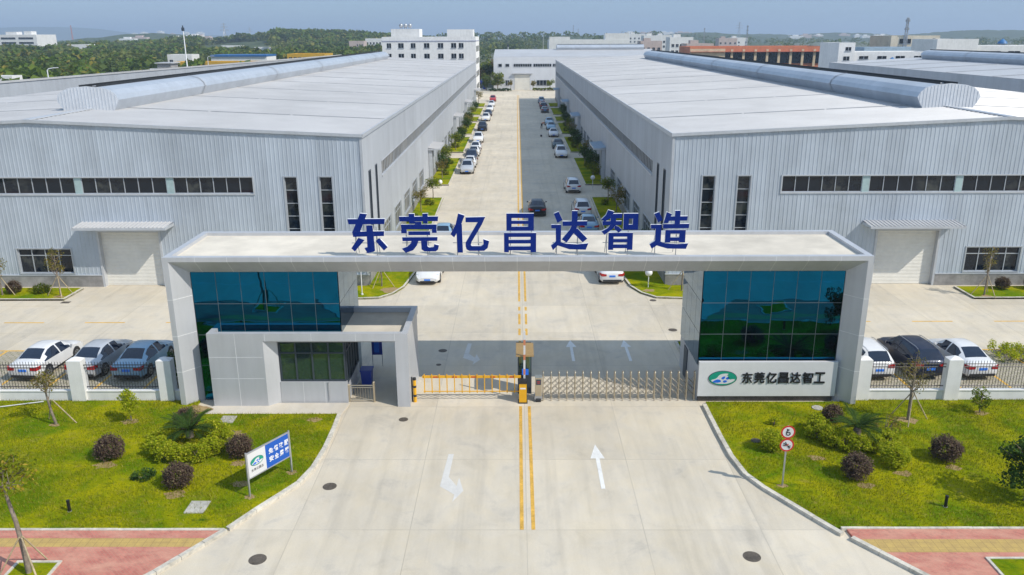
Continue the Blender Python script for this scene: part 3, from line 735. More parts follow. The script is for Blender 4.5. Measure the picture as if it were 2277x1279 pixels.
# splayed underside of the beam, then the soffit
b.add([(-XL, F0, ZL - .002), (XL, F0, ZL - .002), (XI, FG, ZI), (-XI, FG, ZI)], [(0, 1, 2, 3)])
b.box(-XI, XI, FG, FB, ZI, ZI + .06); b.box(-XI, XI, FB - .1, FB, ZI + .06, ZL)
r = MB(); r.box(-XO + .32, XO - .32, F0 + .32, FB - .32, ZL, ZL + .06); r.build('roof_slab', M['roofslab'], gate)
j = MB(); j0 = len(b.f)     # sealant joints between the panels
for z in (1.9, 3.8, 5.7):
    for s in (-1, 1):
        j.hull([(s * (XL + .0), F0 - .004, z - .012), (s * (XI - .004), FG - .004, z - .012), (s * (XI - .004), FG, z + .012), (s * XL, F0 - .004, z + .012)],
               [(s * (XL + .02), F0 - .002, z - .012), (s * (XI + .02), FG, z - .012), (s * (XI + .02), FG, z + .012), (s * (XL + .02), F0 - .002, z + .012)])
        j.box(min(s * XL, s * XO), max(s * XL, s * XO), F0 - .004, F0 + .01, z - .012, z + .012)
        j.box(min(s * XO, s * (XO + .004)), max(s * XO, s * (XO + .004)), F0, FB, z - .012, z + .012)
for k in range(-10, 11):
    x = k * 1.55
    j.hull([(x - .011, F0 - .002, ZL - .004), (x + .011, F0 - .002, ZL - .004), (x + .011, F0 - .002, ZL), (x - .011, F0 - .002, ZL)],
           [(x - .011, FG - .004, ZI - .004), (x + .011, FG - .004, ZI - .004), (x + .011, FG, ZI), (x - .011, FG, ZI)])
    j.box(x - .008, x + .008, F0 - .003, F0 + .01, ZL, ZT)
b.add(j.v, j.f, 1); b.build('portal_frame', [M['alu'], M['joint']], gate)

def curtain(xa, xb, z0, z1, nx, zs, ret_x, yb):
    """mirror glazing: every front pane on its own plane a hair out of true, plus the return wall"""
    rs = random.Random(int(xa * 10)); g = MB(); f = MB()
    zz = [z0] + zs + [z1]
    for i in range(nx):
        a, c = xa + (xb - xa) * i / nx, xa + (xb - xa) * (i + 1) / nx
        for lo, hi in zip(zz, zz[1:]):
            t0, t1, t2 = (rs.uniform(-.006, .006) for _ in range(3))
            g.quad((a + .012, FG + t0, lo + .012), (c - .012, FG + t1, lo + .012), (c - .012, FG + t1 + t2, hi - .012), (a + .012, FG + t0 + t2, hi - .012))
    nyy = 4
    for i in range(nyy):
        a, c = FG + .03 + (yb - FG) * i / nyy, FG + .03 + (yb - FG) * (i + 1) / nyy
        for lo, hi in zip(zz, zz[1:]):
            t0, t1 = rs.uniform(-.002, .002), rs.uniform(-.002, .002)
            g.quad((ret_x + t0, a + .01, lo + .012), (ret_x + t1, c - .01, lo + .012), (ret_x + t1, c - .01, hi - .012), (ret_x + t0, a + .01, hi - .012))
    o = g.build('curtain_wall', M['mirror'], gate)
    bx = min(xa, xb) + .03, max(xa, xb) - .03
    f.box(bx[0], bx[1], FG + .03, yb - .01, z0, z1 - .01); f.build('mullion', M['frame_dark'], o)
    e = MB()
    for lo in zs: e.box(min(xa, xb) + .02, max(xa, xb) - .02, FG - .012, FG + .02, lo - .011, lo + .011)
    for i in range(1, nx): a = xa + (xb - xa) * i / nx; e.box(a - .008, a + .008, FG - .01, FG + .02, z0, z1 - .01)
    e.build('glazing_bar', M['glazing_bar'], o)
curtain(-16.12, -8.86, .05, ZI, 6, [1.95, 3.6, 5.25], -8.84, FB - .15)
curtain(9.18, 16.12, 1.9, ZI, 6, [3.6, 5.25], 9.16, FB - .15)
w = MB(); w.box(9.2, 16.1, FG + .02, FB - .12, 0, 1.9); w.build('base_wall', M['alu'], gate)
w = MB(); w.box(9.15, 9.2, 41.2, 42.0, .03, 1.75); w.build('side_door', M['frame_dark'], gate)
w = MB(); w.box(9.25, 16.1, 38.5, FG, 0, .34); w.build('granite_base', M['granite'], gate)

# rooftop letters: heavy square strokes, each a solid plate (stroke corners in photo-independent letter units, 5.5 units = .0215 m)
def q4(x0, x1, y0, y1): return [(x0, y0), (x1, y0), (x1, y1), (x0, y1)]
STROKES = {
 '东': (70, 5.56, [[(70, 158), (535, 155), (530, 220), (82, 222)], [(232, 88), (318, 98), (222, 310), (125, 312)], [(120, 310), (520, 305), (515, 365), (130, 375)], [(300, 235), (380, 235), (395, 545), (370, 560), (295, 575), (262, 512), (300, 505)], [(195, 385), (272, 412), (140, 555), (98, 515)], [(405, 425), (455, 388), (555, 500), (505, 545)]]),
 '莞': (705, 5.56, [[(708, 130), (1195, 128), (1188, 185), (715, 187)], [(830, 95), (900, 95), (905, 215), (835, 215)], [(1000, 95), (1068, 92), (1062, 215), (1005, 212)], q4(905, 985, 192, 226), [(728, 225), (1175, 225), (1170, 285), (735, 285)], q4(730, 800, 284, 332), q4(1112, 1172, 284, 328), q4(818, 1090, 308, 354), [(738, 380), (1180, 378), (1175, 425), (742, 428)],
   [(852, 427), (940, 427), (920, 480), (870, 540), (775, 572), (728, 520), (800, 495), (845, 455)], [(972, 424), (1050, 424), (1050, 490), (1070, 505), (1130, 500), (1135, 465), (1195, 480), (1180, 535), (1150, 555), (1010, 555), (975, 530)]]),
 '亿': (1340, 5.56, [[(1440, 92), (1520, 118), (1470, 240), (1385, 385), (1340, 345), (1405, 230)], [(1412, 240), (1485, 220), (1490, 572), (1425, 572)], [(1530, 140), (1775, 135), (1735, 200), (1530, 200)], [(1775, 135), (1730, 230), (1600, 440), (1590, 480), (1525, 500), (1525, 450), (1680, 200)], [(1525, 490), (1590, 476), (1605, 490), (1720, 490), (1748, 470), (1745, 405), (1820, 430), (1800, 515), (1755, 550), (1570, 550), (1535, 530)]]),
 '昌': (2005, 5.56, [q4(2035, 2100, 95, 305), q4(2305, 2375, 95, 305), q4(2100, 2305, 95, 150), q4(2100, 2305, 182, 222), q4(2100, 2305, 254, 305), q4(2005, 2065, 330, 568), q4(2335, 2405, 330, 568), q4(2065, 2335, 330, 380), q4(2065, 2335, 414, 460), q4(2065, 2335, 494, 545)]),
 '达': (460, 5.42, [[(495, 110), (555, 85), (603, 185), (540, 218)], [(465, 240), (585, 240), (585, 445), (545, 490), (490, 545), (465, 490), (525, 440), (520, 285), (468, 282)], [(545, 488), (585, 446), (640, 465), (780, 475), (920, 462), (888, 540), (690, 535), (600, 505)], q4(712, 781, 78, 252), [(600, 200), (900, 198), (898, 250), (605, 255)], [(712, 250), (778, 252), (770, 300), (655, 455), (595, 415), (690, 300)], [(745, 305), (782, 282), (905, 405), (850, 452), (740, 345)]]),
 '智': (1070, 5.42, [[(1148, 68), (1222, 88), (1180, 165), (1110, 205), (1068, 180), (1120, 130)], [(1190, 112), (1320, 112), (1315, 165), (1165, 168)], [(1080, 200), (1315, 197), (1310, 245), (1085, 248)], q4(1180, 1245, 120, 250), [(1175, 245), (1240, 248), (1210, 290), (1110, 362), (1072, 322), (1150, 280)], [(1235, 250), (1275, 262), (1325, 305), (1280, 335), (1225, 290)], q4(1335, 1400, 110, 302), q4(1447, 1512, 110, 302), q4(1400, 1447, 110, 170), q4(1400, 1447, 240, 302), q4(1160, 1222, 337, 542), q4(1387, 1455, 337, 542), q4(1222, 1387, 337, 384), q4(1222, 1387, 410, 448), q4(1222, 1387, 476, 522)]),
 '造': (1660, 5.42, [[(1700, 115), (1760, 92), (1805, 185), (1752, 218)], [(1665, 242), (1795, 242), (1795, 440), (1750, 490), (1690, 530), (1660, 475), (1725, 435), (1725, 290), (1668, 288)], [(1745, 488), (1795, 443), (1850, 465), (2000, 475), (2130, 465), (2105, 532), (1880, 528), (1790, 503)], [(1850, 92), (1912, 118), (1872, 225), (1818, 222)], [(1872, 145), (2105, 143), (2100, 195), (1850, 198)], q4(1950, 2015, 78, 236), [(1810, 235), (2128, 232), (2125, 285), (1815, 288)], q4(1845, 1910, 305, 455), q4(2016, 2090, 305, 455), q4(1910, 2016, 305, 350), q4(1910, 2016, 392, 438)])}
LX = [-8.12, -5.66, -3.20, -.63, 1.61, 4.03, 6.37]
for i, ch in enumerate('东莞亿昌达智造'):
    lab = ['first', 'second', 'third', 'fourth', 'fifth', 'sixth', 'last'][i]
    t = thing('rooftop_letter', 'big blue rooftop character %s, %s of the seven along the gate roof edge' % (ch, lab), 'letter', (LX[i], 38.3, 7.7), 0, 'big blue characters on the gate roof')
    x0, sc, strokes = STROKES[ch]; k = .0215 / sc; kz = .0224 / sc; m = MB()
    for n_, st in enumerate(strokes):
        pts = [((p[0] - x0) * k, (575 - p[1]) * kz + .24) for p in st]; y = -.0012 * n_; nn_ = len(pts)
        a = sum(pts[q][0] * pts[(q + 1) % nn_][1] - pts[(q + 1) % nn_][0] * pts[q][1] for q in range(nn_))
        if a < 0: pts = pts[::-1]
        m.add([(p[0], y, p[1]) for p in pts], [tuple(range(nn_))], 0)
        m.add([(p[0], y, p[1]) for p in pts] + [(p[0], .14 + y, p[1]) for p in pts], [(q, (q + 1) % nn_, (q + 1) % nn_ + nn_, q + nn_) for q in range(nn_)] + [tuple(range(nn_, 2 * nn_))[::-1]], 1)
    m.build('letter_face', [M['blue_letter'], M['white']], t)
    w_ = 1.62; p = MB()
    for q in (.3, w_ - .3):
        p.bar((q, .2, .0), (q, .2, 1.5), .03); p.bar((q, .2, 1.2), (q, 1.0, .0), .025); p.box(q - .09, q + .09, .1, .3, -.02, .05)
    p.bar((.1, .19, .7), (w_ - .1, .19, .7), .025); p.build('support_frame', M['steel_grey'], t)

# company sign on the right block
def logo(parent, cx, y, cz, rx, rz_, loc=None, thick=.03):
    def ring(a, b, k=40): return [(cx + a * math.cos(2 * math.pi * i / k), cz + b * math.sin(2 * math.pi * i / k)) for i in range(k)]
    def plate(pts, y0, mat, name, par):
        n = len(pts); m = MB(); m.hull([(p[0], y0, p[1]) for p in pts], [(p[0], y, p[1]) for p in pts]); return m.build(name, mat, par)
    def sm(pts, it=2):
        for _ in range(it):
            q = []
            for i in range(len(pts)):
                a, b_ = pts[i], pts[(i + 1) % len(pts)]
                q += [(.75 * a[0] + .25 * b_[0], .75 * a[1] + .25 * b_[1]), (.25 * a[0] + .75 * b_[0], .25 * a[1] + .75 * b_[1])]
            pts = q
        return pts
    L = plate(ring(rx, rz_), y - thick, M['frame_dark'], 'logo', parent)
    plate(ring(rx * .965, rz_ * .94), y - thick - .004, M['logo_green'], 'emblem_field', L)
    def S(pts): return sm([(cx + u * rx, cz + v * rz_) for u, v in pts])
    plate(S([(-.9, -.25), (-.45, -.08), (-.25, .5), (.1, .66), (.45, .62), (.2, .4), (.55, .25), (.8, .05), (.88, -.3), (.45, -.72), (0, -.78), (-.5, -.72)]), y - thick - .008, M['sign_white'], 'emblem_wave', L)
    for i, P_ in enumerate(([(-.78, -.55), (-.5, -.2), (-.25, -.12), (-.05, -.42), (-.3, -.62)], [(-.14, .0), (.06, .3), (.2, .22), (.1, -.12), (0, -.18)], [(.0, -.5), (.08, -.25), (.3, -.28), (.32, -.45), (.18, -.62)], [(.2, -.1), (.28, .18), (.45, .15), (.48, -.05), (.36, -.2)])):
        plate(S(P_), y - thick - .012, M['logo_blue'], 'emblem_drop', L)
    plate(S([(.3, .25), (.5, .4), (.8, .2), (.9, -.1), (.65, -.1), (.5, -.2)]), y - thick - .012, M['logo_green'], 'emblem_leaf', L)
    return L
sg = thing('company_sign', 'long white company sign with green oval emblem and black characters below right glass block', 'sign', (9.18, 38.34, .35))
m = MB(); m.box(0, 6.98, 0, .2, 0, 1.86); m.build('sign_panel', M['sign_white'], sg)
logo(sg, 1.22, 0, 1.0, .72, .40)
for i, ch in enumerate('东莞亿昌达智工'):
    glyph(ch, .53, .60, .05, .022, [M['black_letter']], 'sign_character', sg, (2.2 + i * .61, -.05, .72))

# ------------------------------------------------------------------ guard house in front of the left block
gh = thing('guard_house', 'low grey panelled guard house with flat roof and dark corner windows by the barrier', 'guard house')
G0, GB, GZ = 37.86, 42.2, 3.95
b = MB()
b.box(-15.38, -12.85, G0, GB, 0, 3.55)                                     # solid panelled block
b.hull([(-12.85, G0, 0), (-12.62, G0, 0), (-12.05, G0 + .48, 0), (-12.05, GB, 0), (-12.85, GB, 0)], [(-12.85, G0, 3.55), (-12.62, G0, 3.55), (-12.05, G0 + .48, 3.55), (-12.05, GB, 3.55), (-12.85, GB, 3.55)])
b.box(-12.06, -8.66, G0 + .44, G0 + .62, 0, 1.18)                           # sill wall
b.hull([(-8.84, G0 + .60, 0), (-8.662, G0 + .60, 0), (-8.662, 41.6, 0), (-8.84, 41.6, 0)], [(-8.84, G0 + .60, .95), (-8.662, G0 + .60, .95), (-8.662, 41.6, .95), (-8.84, 41.6, .95)])
rw = MB(); rw.box(-12.05, -8.84, GB - .2, GB, 0, 3.4); rw.build('rear_wall', M['alu'], gh)
bw = b; b = MB()                                                                   # roof ring and the right-hand leg
b.box(-15.38, -5.42, G0, G0 + .3, 3.55, GZ); b.box(-15.38, -5.42, GB - .3, GB, 3.55, GZ); b.box(-15.38, -15.08, G0 + .3, GB - .3, 3.55, GZ); b.box(-5.72, -5.42, G0 + .3, GB - .3, 3.55, GZ)
b.add([(-12.62, G0, 3.548), (-6.02, G0, 3.548), (-6.02, G0 + .4, 3.36), (-12.05, G0 + .48, 3.36)], [(0, 1, 2, 3)])
b.box(-12.05, -6.02, G0 + .4, GB, 3.36, 3.42)
b.hull([(-6.06, G0, 0), (-5.42, G0, 0), (-5.42, 41.75, 0), (-6.06, 41.75, 0)], [(-6.06, G0, 3.55), (-5.42, G0, 3.55), (-5.42, 41.75, 3.55), (-6.06, 41.75, 3.55)])
bf = b; b = MB(); b.box(-15.08, -5.72, G0 + .3, GB - .3, 3.6, 3.68); b.build('roof_slab', M['roofslab'], gh)
def PW(a, o, z): return (a, G0 + .5 - o, z)
window(gh, PW, -12.02, -8.70, 1.2, 3.35, 4, [2.72], M['glass_green'], M['frame_dark'], .06, .07, False)
def PWs(a, o, z): return (-8.68 + o, a, z)
window(gh, PWs, G0 + .66, 41.6, .97, 3.35, 5, [2.72], M['glass_green'], M['frame_dark'], .04, .08, False)
j = MB()
for z in (1.55, 2.7): j.box(-15.38, -12.7, G0 - .004, G0, z - .01, z + .01)
for x in (-14.0,): j.box(x - .01, x + .01, G0 - .004, G0, 0.02, 3.55)
for x in (-14.0, -12.5, -10.2, -8.0, -6.06): bf.box(x - .008, x + .008, G0 - .004, G0, 3.55, GZ, 1)
for x in (-10.9, -9.8): j.box(x - .008, x + .008, G0 + .436, G0 + .44, 0.02, 1.18)
bw.add(j.v, j.f, 1); bw.build('wall', [M['alu'], M['joint']], gh); bf.build('portal_frame', [M['alu'], M['joint']], gh)
m = MB(); m.tube([(-9.6, G0 + .4, 1.2), (-9.6, G0 + .4, .2)], .02, 6); m.build('downpipe', M['steel_grey'], gh)

# things beside the guard house
t = thing('notice_rack', 'blue notice rack on thin legs behind the guard house', 'rack', (-8.2, 43.2, 0))
m = MB(); m.box(-.04, .55, -.02, .06, .7, 1.7); m.build('board', M['blue_plastic'], t)
m = MB(); m.box(.1, .38, -.05, -.022, .85, 1.5); m.build('poster', M['logo_blue'], t)
m = MB()
for x in (-.02, .53): m.tube([(x, .02, 0), (x, .02, 2.1)], .022, 6)
m.tube([(-.02, .02, 2.1), (.53, .02, 2.1)], .02, 6); m.build('leg', M['steel_grey'], t)
t = thing('waste_bin', 'dark blue square bin standing beside the guard house wall', 'bin', (-8.1, 40.7, 0))
m = MB(); m.hull([(-.25, -.25, .06), (.25, -.25, .06), (.25, .25, .06), (-.25, .25, .06)], [(-.3, -.3, .85), (.3, -.3, .85), (.3, .3, .85), (-.3, .3, .85)]); m.build('body', M['blue_plastic'], t)
m = MB(); m.box(-.33, .33, -.33, .33, .85, .92); m.build('lid', M['blue_plastic'], t)
for s in (-1, 1): m = MB(); m.tube([(s * .2 - .03, .27, .08), (s * .2 + .03, .27, .08)], .08, 10); m.build('wheel', M['rubber'], t)

t = thing('pedestrian_gate', 'low stainless steel pedestrian gate between guard house and white pier', 'gate', (-8.62, 38.45, 0))
m = MB()
for x in (0, 1.28): m.tube([(x, 0, 0), (x, 0, 1.1 if x else .95)], .06 if x else .045, 10); m.ell((x, 0, 1.1 if x else .95), (.06, .06, .04), 10, 6)
m.build('gate_post', M['steel'], t)
m = MB(); m.tube([(.04, 0, .92), (1.24, 0, .92)], .03, 8); m.tube([(.04, 0, .80), (1.24, 0, .80)], .02, 8); m.tube([(.04, 0, .12), (1.24, 0, .12)], .03, 8)
for k in range(1, 9): x = .04 + 1.2 * k / 9; m.tube([(x, 0, .12), (x, 0, .8)], .009, 5)
m.build('gate_leaf', M['steel'], t)

# yellow barrier
t = thing('boom_barrier', 'yellow fence type boom barrier lowered across the exit lane', 'barrier', (.28, 38.4, 0))
m = MB(); m.box(-.19, .19, -.15, .2, .05, 1.08); m.build('cabinet', M['yellow'], t)
m = MB(); m.box(-.2, .2, -.17, .22, 1.08, 1.22); m.box(-.24, .24, -.2, .24, 0, .05); m.box(.19, .205, -.12, .17, .1, 1.0); m.build('cap', M['trim_black'], t)
m = MB(); m.box(-.14, .14, -.156, -.15, .78, .86); m.build('cabinet_label', M['white'], t)
m = MB(); m.box(-5.15, -.1, .22, .30, 1.24, 1.36)
for k in range(13):
    x = -.42 - k * .385; m.box(x - .024, x + .024, .19, .22, .42, 1.47)
m.box(-5.1, -.2, .17, .19, .50, .55)
for k in range(5): m.box(-4.6 + k * .98, -4.35 + k * .98, .214, .305, 1.27, 1.33, 1)
m.build('boom', [M['yellow'], M['red']], t)
t = thing('barrier_post', 'thick yellow and black boom rest post next to white pier', 'post', (-5.25, 38.45, 0))
m = MB(); m.tube([(0, 0, 0), (0, 0, 1.3)], .085, 12)
for z in (.3, .8, 1.22): m.tube([(0, 0, z), (0, 0, z + .12)], .087, 12, 1)
m.build('post', [M['yellow'], M['trim_black']], t)
m = MB(); m.tube([(-.16, .05, 0), (-.16, .05, 1.35)], .06, 8); m.build('rear_post', M['trim_black'], t)
t = thing('payment_kiosk', 'narrow dark kiosk under a tan sheet roof behind the yellow barrier', 'kiosk', (.38, 39.75, 0))
m = MB(); m.box(-.36, .36, -.3, .5, 0, 2.3); m.build('cabinet', M['frame_dark'], t)
m = MB(); m.quad((-.45, -.95, 2.42), (.46, -.95, 2.42), (.46, .62, 2.5), (-.45, .62, 2.5)); m.box(-.45, .46, -.97, -.93, 2.34, 2.42); m.box(-.45, .46, -.93, .62, 2.33, 2.34); m.build('roof', M['tan'], t)
m = MB(); m.box(-.45, .35, .62, .72, 2.3, 2.5); m.build('gutter', M['trim_black'], t)
m = MB(); m.box(-.3, .3, -.31, -.3, 1.2, 2.1); m.build('glass_panel', M['glass_green'], t)
m = MB(); m.hull([(-.14, -.52, 1.15), (.2, -.52, 1.15), (.2, -.46, 1.15), (-.14, -.46, 1.15)], [(-.14, -.42, 1.42), (.2, -.42, 1.42), (.2, -.36, 1.42), (-.14, -.36, 1.42)]); m.build('screen', M['logo_blue'], t)
m = MB(); m.bar((0, -.4, 0), (0, -.4, 1.2), .09); m.build('screen_stand', M['trim_black'], t)
t = thing('raised_boom', 'slim white boom arm raised upright above the tan kiosk roof', 'barrier arm', (.36, 38.72, 0))
m = MB(); m.box(-.05, .05, -.03, .03, 1.0, 3.75)
for z in (1.4, 2.2, 3.0): m.box(-.054, .054, -.034, .034, z, z + .3, 1)
m.build('arm', [M['sign_white'], plain('orange_stripe', (.55, .2, .1), .5)], t)
m = MB(); m.box(-.12, .12, -.06, .1, 0, 1.0); m.build('arm_base', M['trim_black'], t)

# stainless sliding lattice gate
t = thing('retractable_gate', 'stainless steel folding lattice gate stretched across the entry lane', 'gate', (1.08, 38.6, 0))
m = MB(); m.box(-.17, .17, -.12, .32, .28, 1.3); m.build('drive_head', M['steel'], t)
m = MB(); m.box(-.13, .13, -.126, -.12, .92, 1.22); m.build('display', M['frame_dark'], t)
m = MB()
for k, (a, z) in enumerate(((.1, 1.1), (.08, 1.02))): m.box(-a * .8, a * .8, -.13, -.126, z - .02, z + .012)
m.build('display_text', M['red'], t)
m = MB(); m.box(-.2, .2, -.15, .35, .12, .28); m.build('skirt', M['steel_grey'], t)
for yy in (-.16, .34): m = MB(); m.tube([(-.13, yy, .09), (.13, yy, .09)], .09, 10); m.build('wheel', M['rubber'], t)
N = 20
for k in range(N):
    x = .24 + k * .408
    m = MB()
    pts = [(x, -.02, .05), (x, -.02, 1.45)] + [(x, .12 - .14 * math.cos(q), 1.45 + .14 * math.sin(q)) for q in (.5, 1.05, 1.57, 2.1, 2.65)] + [(x, .26, 1.45), (x, .26, .05)]
    m.tube(pts, .027, 7); m.tube([(x - .03, -.02, .045), (x + .03, -.02, .045)], .045, 8); m.tube([(x - .03, .26, .045), (x + .03, .26, .045)], .045, 8)
    m.build('post', M['steel'], t)
for k in range(N - 1):
    x = .24 + k * .408; m = MB()
    for yy in (.05, .19):
        for z in (.26, .56, .86):
            m.bar((x, yy, z), (x + .408, yy, z + .40), .020); m.bar((x, yy + .02, z + .40), (x + .408, yy + .02, z), .020)
    m.build('lattice', M['steel_dull'], t)

# ------------------------------------------------------------------ boundary fence, left and right
def fence(s, label):
    t = thing('boundary_fence', label, 'fence', (0, 38.6, 0))
    w = MB(); w.box(min(s * 17.1, s * 48), max(s * 17.1, s * 48), -.09, .09, 0, .56); w.box(min(s * 17.1, s * 48), max(s * 17.1, s * 48), -.12, .12, .56, .62); w.build('low_wall', M['white_wall'], t)
    px = [17.95, 22.5, 27.05, 31.6, 36.15, 40.7] if s < 0 else [17.55, 22.1, 26.65, 31.2, 35.75, 40.3]
    for x in px:
        m = MB(); x *= s; m.box(x - .36, x + .36, -.26, .26, 0, 2.3); m.hull([(x - .36, -.26, 2.3), (x + .36, -.26, 2.3), (x + .36, .26, 2.3), (x - .36, .26, 2.3)], [(x - .05, -.05, 2.44), (x + .05, -.05, 2.44), (x + .05, .05, 2.44), (x - .05, .05, 2.44)])
        m.build('post', M['white_wall'], t)
    for a, c in zip(px, px[1:]):
        m = MB(); a, c = a + .36, c - .36
        for z in (.80, 1.84, 2.0): m.bar((s * a, 0, z), (s * c, 0, z), .035)
        n = int((c - a) / .145)
        for k in range(1, n):
            x = s * (a + (c - a) * k / n); m.bar((x, 0, .68), (x, 0, 2.12), .02)
            m.tube([(x, 0, 2.12), (x, 0, 2.2)], [.018, .002], 4, caps=False)
        m.build('railing', M['black_iron'], t)
fence(-1, 'white boundary fence with black railings before the white, silver and blue parked cars')
fence(1, 'white boundary fence with black railings before the dark estate car')

# ------------------------------------------------------------------ cars (built rear at -L/2, nose at +L/2)
def car(kind, name, label, cat, pt):
    if kind == 'sedan':
        L = 4.65; wheels = (.92, 3.60); wr = .33
        #      y     w    zb   belt  top   wt   cab
        St = [(0.00, .74, .36, .78, .83, .66, 0), (.05, .82, .28, .84, .95, .70, 0), (.16, .87, .22, .89, 1.03, .73, 0), (.42, .89, .20, .92, 1.06, .74, 0), (.74, .90, .19, .94, 1.08, .72, 1),
              (1.10, .905, .19, .945, 1.27, .655, 1), (1.48, .91, .19, .945, 1.415, .60, 1), (1.80, .91, .19, .94, 1.455, .585, 1), (2.10, .91, .19, .935, 1.465, .585, 1), (2.20, .91, .19, .93, 1.465, .585, 1),
              (2.50, .91, .19, .925, 1.45, .59, 1), (2.78, .91, .19, .92, 1.41, .60, 1), (3.12, .905, .19, .91, 1.21, .66, 1), (3.46, .905, .19, .90, 1.01, .72, 0), (3.80, .90, .19, .85, .955, .73, 0), (4.15, .885, .20, .79, .89, .72, 0), (4.42, .845, .23, .70, .79, .68, 0), (4.58, .77, .28, .62, .68, .62, 0), (4.65, .68, .34, .56, .60, .56, 0)]
        pillar = 8; rear = (4, 6); wind = (11, 13); side = (5, 11)
    else:
        L = 4.62; wheels = (.88, 3.56); wr = .36
        St = [(0.00, .76, .40, .88, .95, .66, 0), (.05, .85, .32, .98, 1.06, .72, 0), (.14, .90, .26, 1.03, 1.14, .74, 1), (.34, .915, .24, 1.04, 1.42, .68, 1), (.58, .92, .24, 1.04, 1.60, .64, 1), (1.0, .925, .24, 1.035, 1.655, .635, 1), (1.5, .925, .24, 1.03, 1.68, .635, 1),
              (2.00, .925, .24, 1.03, 1.685, .635, 1), (2.10, .925, .24, 1.025, 1.685, .635, 1), (2.50, .925, .24, 1.02, 1.66, .64, 1), (2.74, .925, .24, 1.015, 1.61, .65, 1), (3.10, .925, .24, 1.01, 1.37, .70, 1), (3.44, .92, .24, 1.0, 1.13, .75, 0), (3.8, .915, .24, .96, 1.07, .76, 0), (4.15, .90, .25, .90, 1.0, .75, 0), (4.42, .86, .28, .80, .88, .70, 0), (4.56, .80, .33, .72, .77, .65, 0), (4.62, .72, .40, .66, .70, .60, 0)]
        pillar = 7; rear = (2, 4); wind = (10, 12); side = (4, 10)
    root = thing(name, label, cat)
    def sec(st):
        y, w, zb, be, tp, wt, cab = st; y -= L / 2
        e = tp - .055
        return [(0, y, zb), (.82 * w, y, zb), (w, y, zb + .13), (w, y, (zb + be) * .56), (.985 * w, y, be), (.5 * (.985 * w + wt) + .025, y, .5 * (be + e)), (wt, y, e), (wt - .10, y, tp - .005), ((wt - .1) * .55, y, tp + .012), (0, y, tp + .018)]
    S = [sec(s) for s in St]; n = len(St); parts = {k: MB() for k in ('body', 'windscreen', 'rear_window', 'side_window', 'side_window-')}
    for sg in (1, -1):
        for i in range(n - 1):
            for j in range(9):
                q = [S[i][j], S[i + 1][j], S[i + 1][j + 1], S[i][j + 1]]; k = 'body'
                if wind[0] <= i < wind[1] and j >= 7: k = 'windscreen'
                if rear[0] <= i < rear[1] and j >= 7: k = 'rear_window'
                if side[0] <= i < side[1] and j in (4, 5) and i != pillar: k = 'side_window'
                if (i == side[0] - 1 or i == side[1]) and j == 4: k = 'side_window'
                if i == side[1] + 1: k = k if k != 'side_window' else 'body'
                parts[k + ('-' if k == 'side_window' and sg < 0 else '')].add([(sg * p[0], p[1], p[2]) for p in q], [(0, 1, 2, 3)], 0, True)
        for i in (0, n - 1):
            parts['body'].add([(sg * p[0], p[1], p[2]) for p in S[i]], [tuple(range(10))], 0)
    def weld(m):
        key = {}; nv = []; mp_ = []
        for p in m.v:
            k = tuple(round(c, 4) for c in p)
            if k not in key: key[k] = len(nv); nv.append(p)
            mp_.append(key[k])
        m.v = nv; m.f = [tuple(mp_[i] for i in f) for f in m.f]
    for k, m in parts.items(): weld(m)
    parts['body'].build('body', pt, root, sharp=38)
    for k in ('windscreen', 'rear_window', 'side_window', 'side_window-'): parts[k].build(k.strip('-'), M['glass_car'], root, sharp=38)
    w0 = St[8][1]
    for y in wheels:
        for sg in (-1, 1):
            x = sg * (w0 - .10); yy = y - L / 2
            m = MB(); m.tube([(x - .11 * sg, yy, wr), (sg * (w0 - .03), yy, wr), (sg * (w0 + .012), yy, wr)], [wr, wr, wr * .93], 20); o = m.build('wheel', M['rubber'], root)
            r = MB(); r.tube([(sg * (w0 + .006), yy, wr), (sg * (w0 + .018), yy, wr)], wr * .66, 16); o2 = r.build('rim', M['rim'], o)
            d = MB()
            for q in range(5):
                a = q * 1.2566 + .3; c, s_ = math.cos(a), math.sin(a); d.tube([(sg * (w0 + .019), yy + c * wr * .36, wr + s_ * wr * .36), (sg * (w0 + .021), yy + c * wr * .36, wr + s_ * wr * .36)], wr * .16, 8)
            d.build('rim_gap', M['trim_black'], o)
            a_ = MB(); a_.tube([(sg * (w0 - .1), yy, wr + .02), (sg * (w0 + .004), yy, wr + .02)], wr + .055, 22); a_.build('wheel_arch', M['trim_black'], root)
    b0, b1 = St[1], St[-2]
    zt = b0[3]
    for sg in (-1, 1):
        m = MB(); A = [(sg * .45, -L / 2 - .025, zt - .14), (sg * .43, -L / 2 - .02, zt + .0), (sg * .80, -L / 2 - .012, zt + .06), (sg * .81, -L / 2 - .02, zt - .15)]
        B = [(sg * .5, -L / 2 + .1, zt - .14), (sg * .5, -L / 2 + .1, zt + .0), (sg * .935, -L / 2 + .26, zt + .07), (sg * .935, -L / 2 + .22, zt - .10)]
        m.hull(A, B); m.build('tail_light', M['lamp_red'], root)
        zf = St[-3][3]; m = MB()
        A = [(sg * .50, L / 2 - .06, zf - .05), (sg * .50, L / 2 - .14, zf + .04), (sg * .84, L / 2 - .42, zf + .11), (sg * .86, L / 2 - .36, zf - .0)]
        B = [(p[0] * .9, p[1] - .1, p[2]) for p in A]; m.hull(A, B); m.build('headlight', M['lamp_clear'], root)
        m = MB(); my = (3.08 if kind == 'sedan' else 3.05) - L / 2; zb = St[12 if kind == 'sedan' else 11][3]
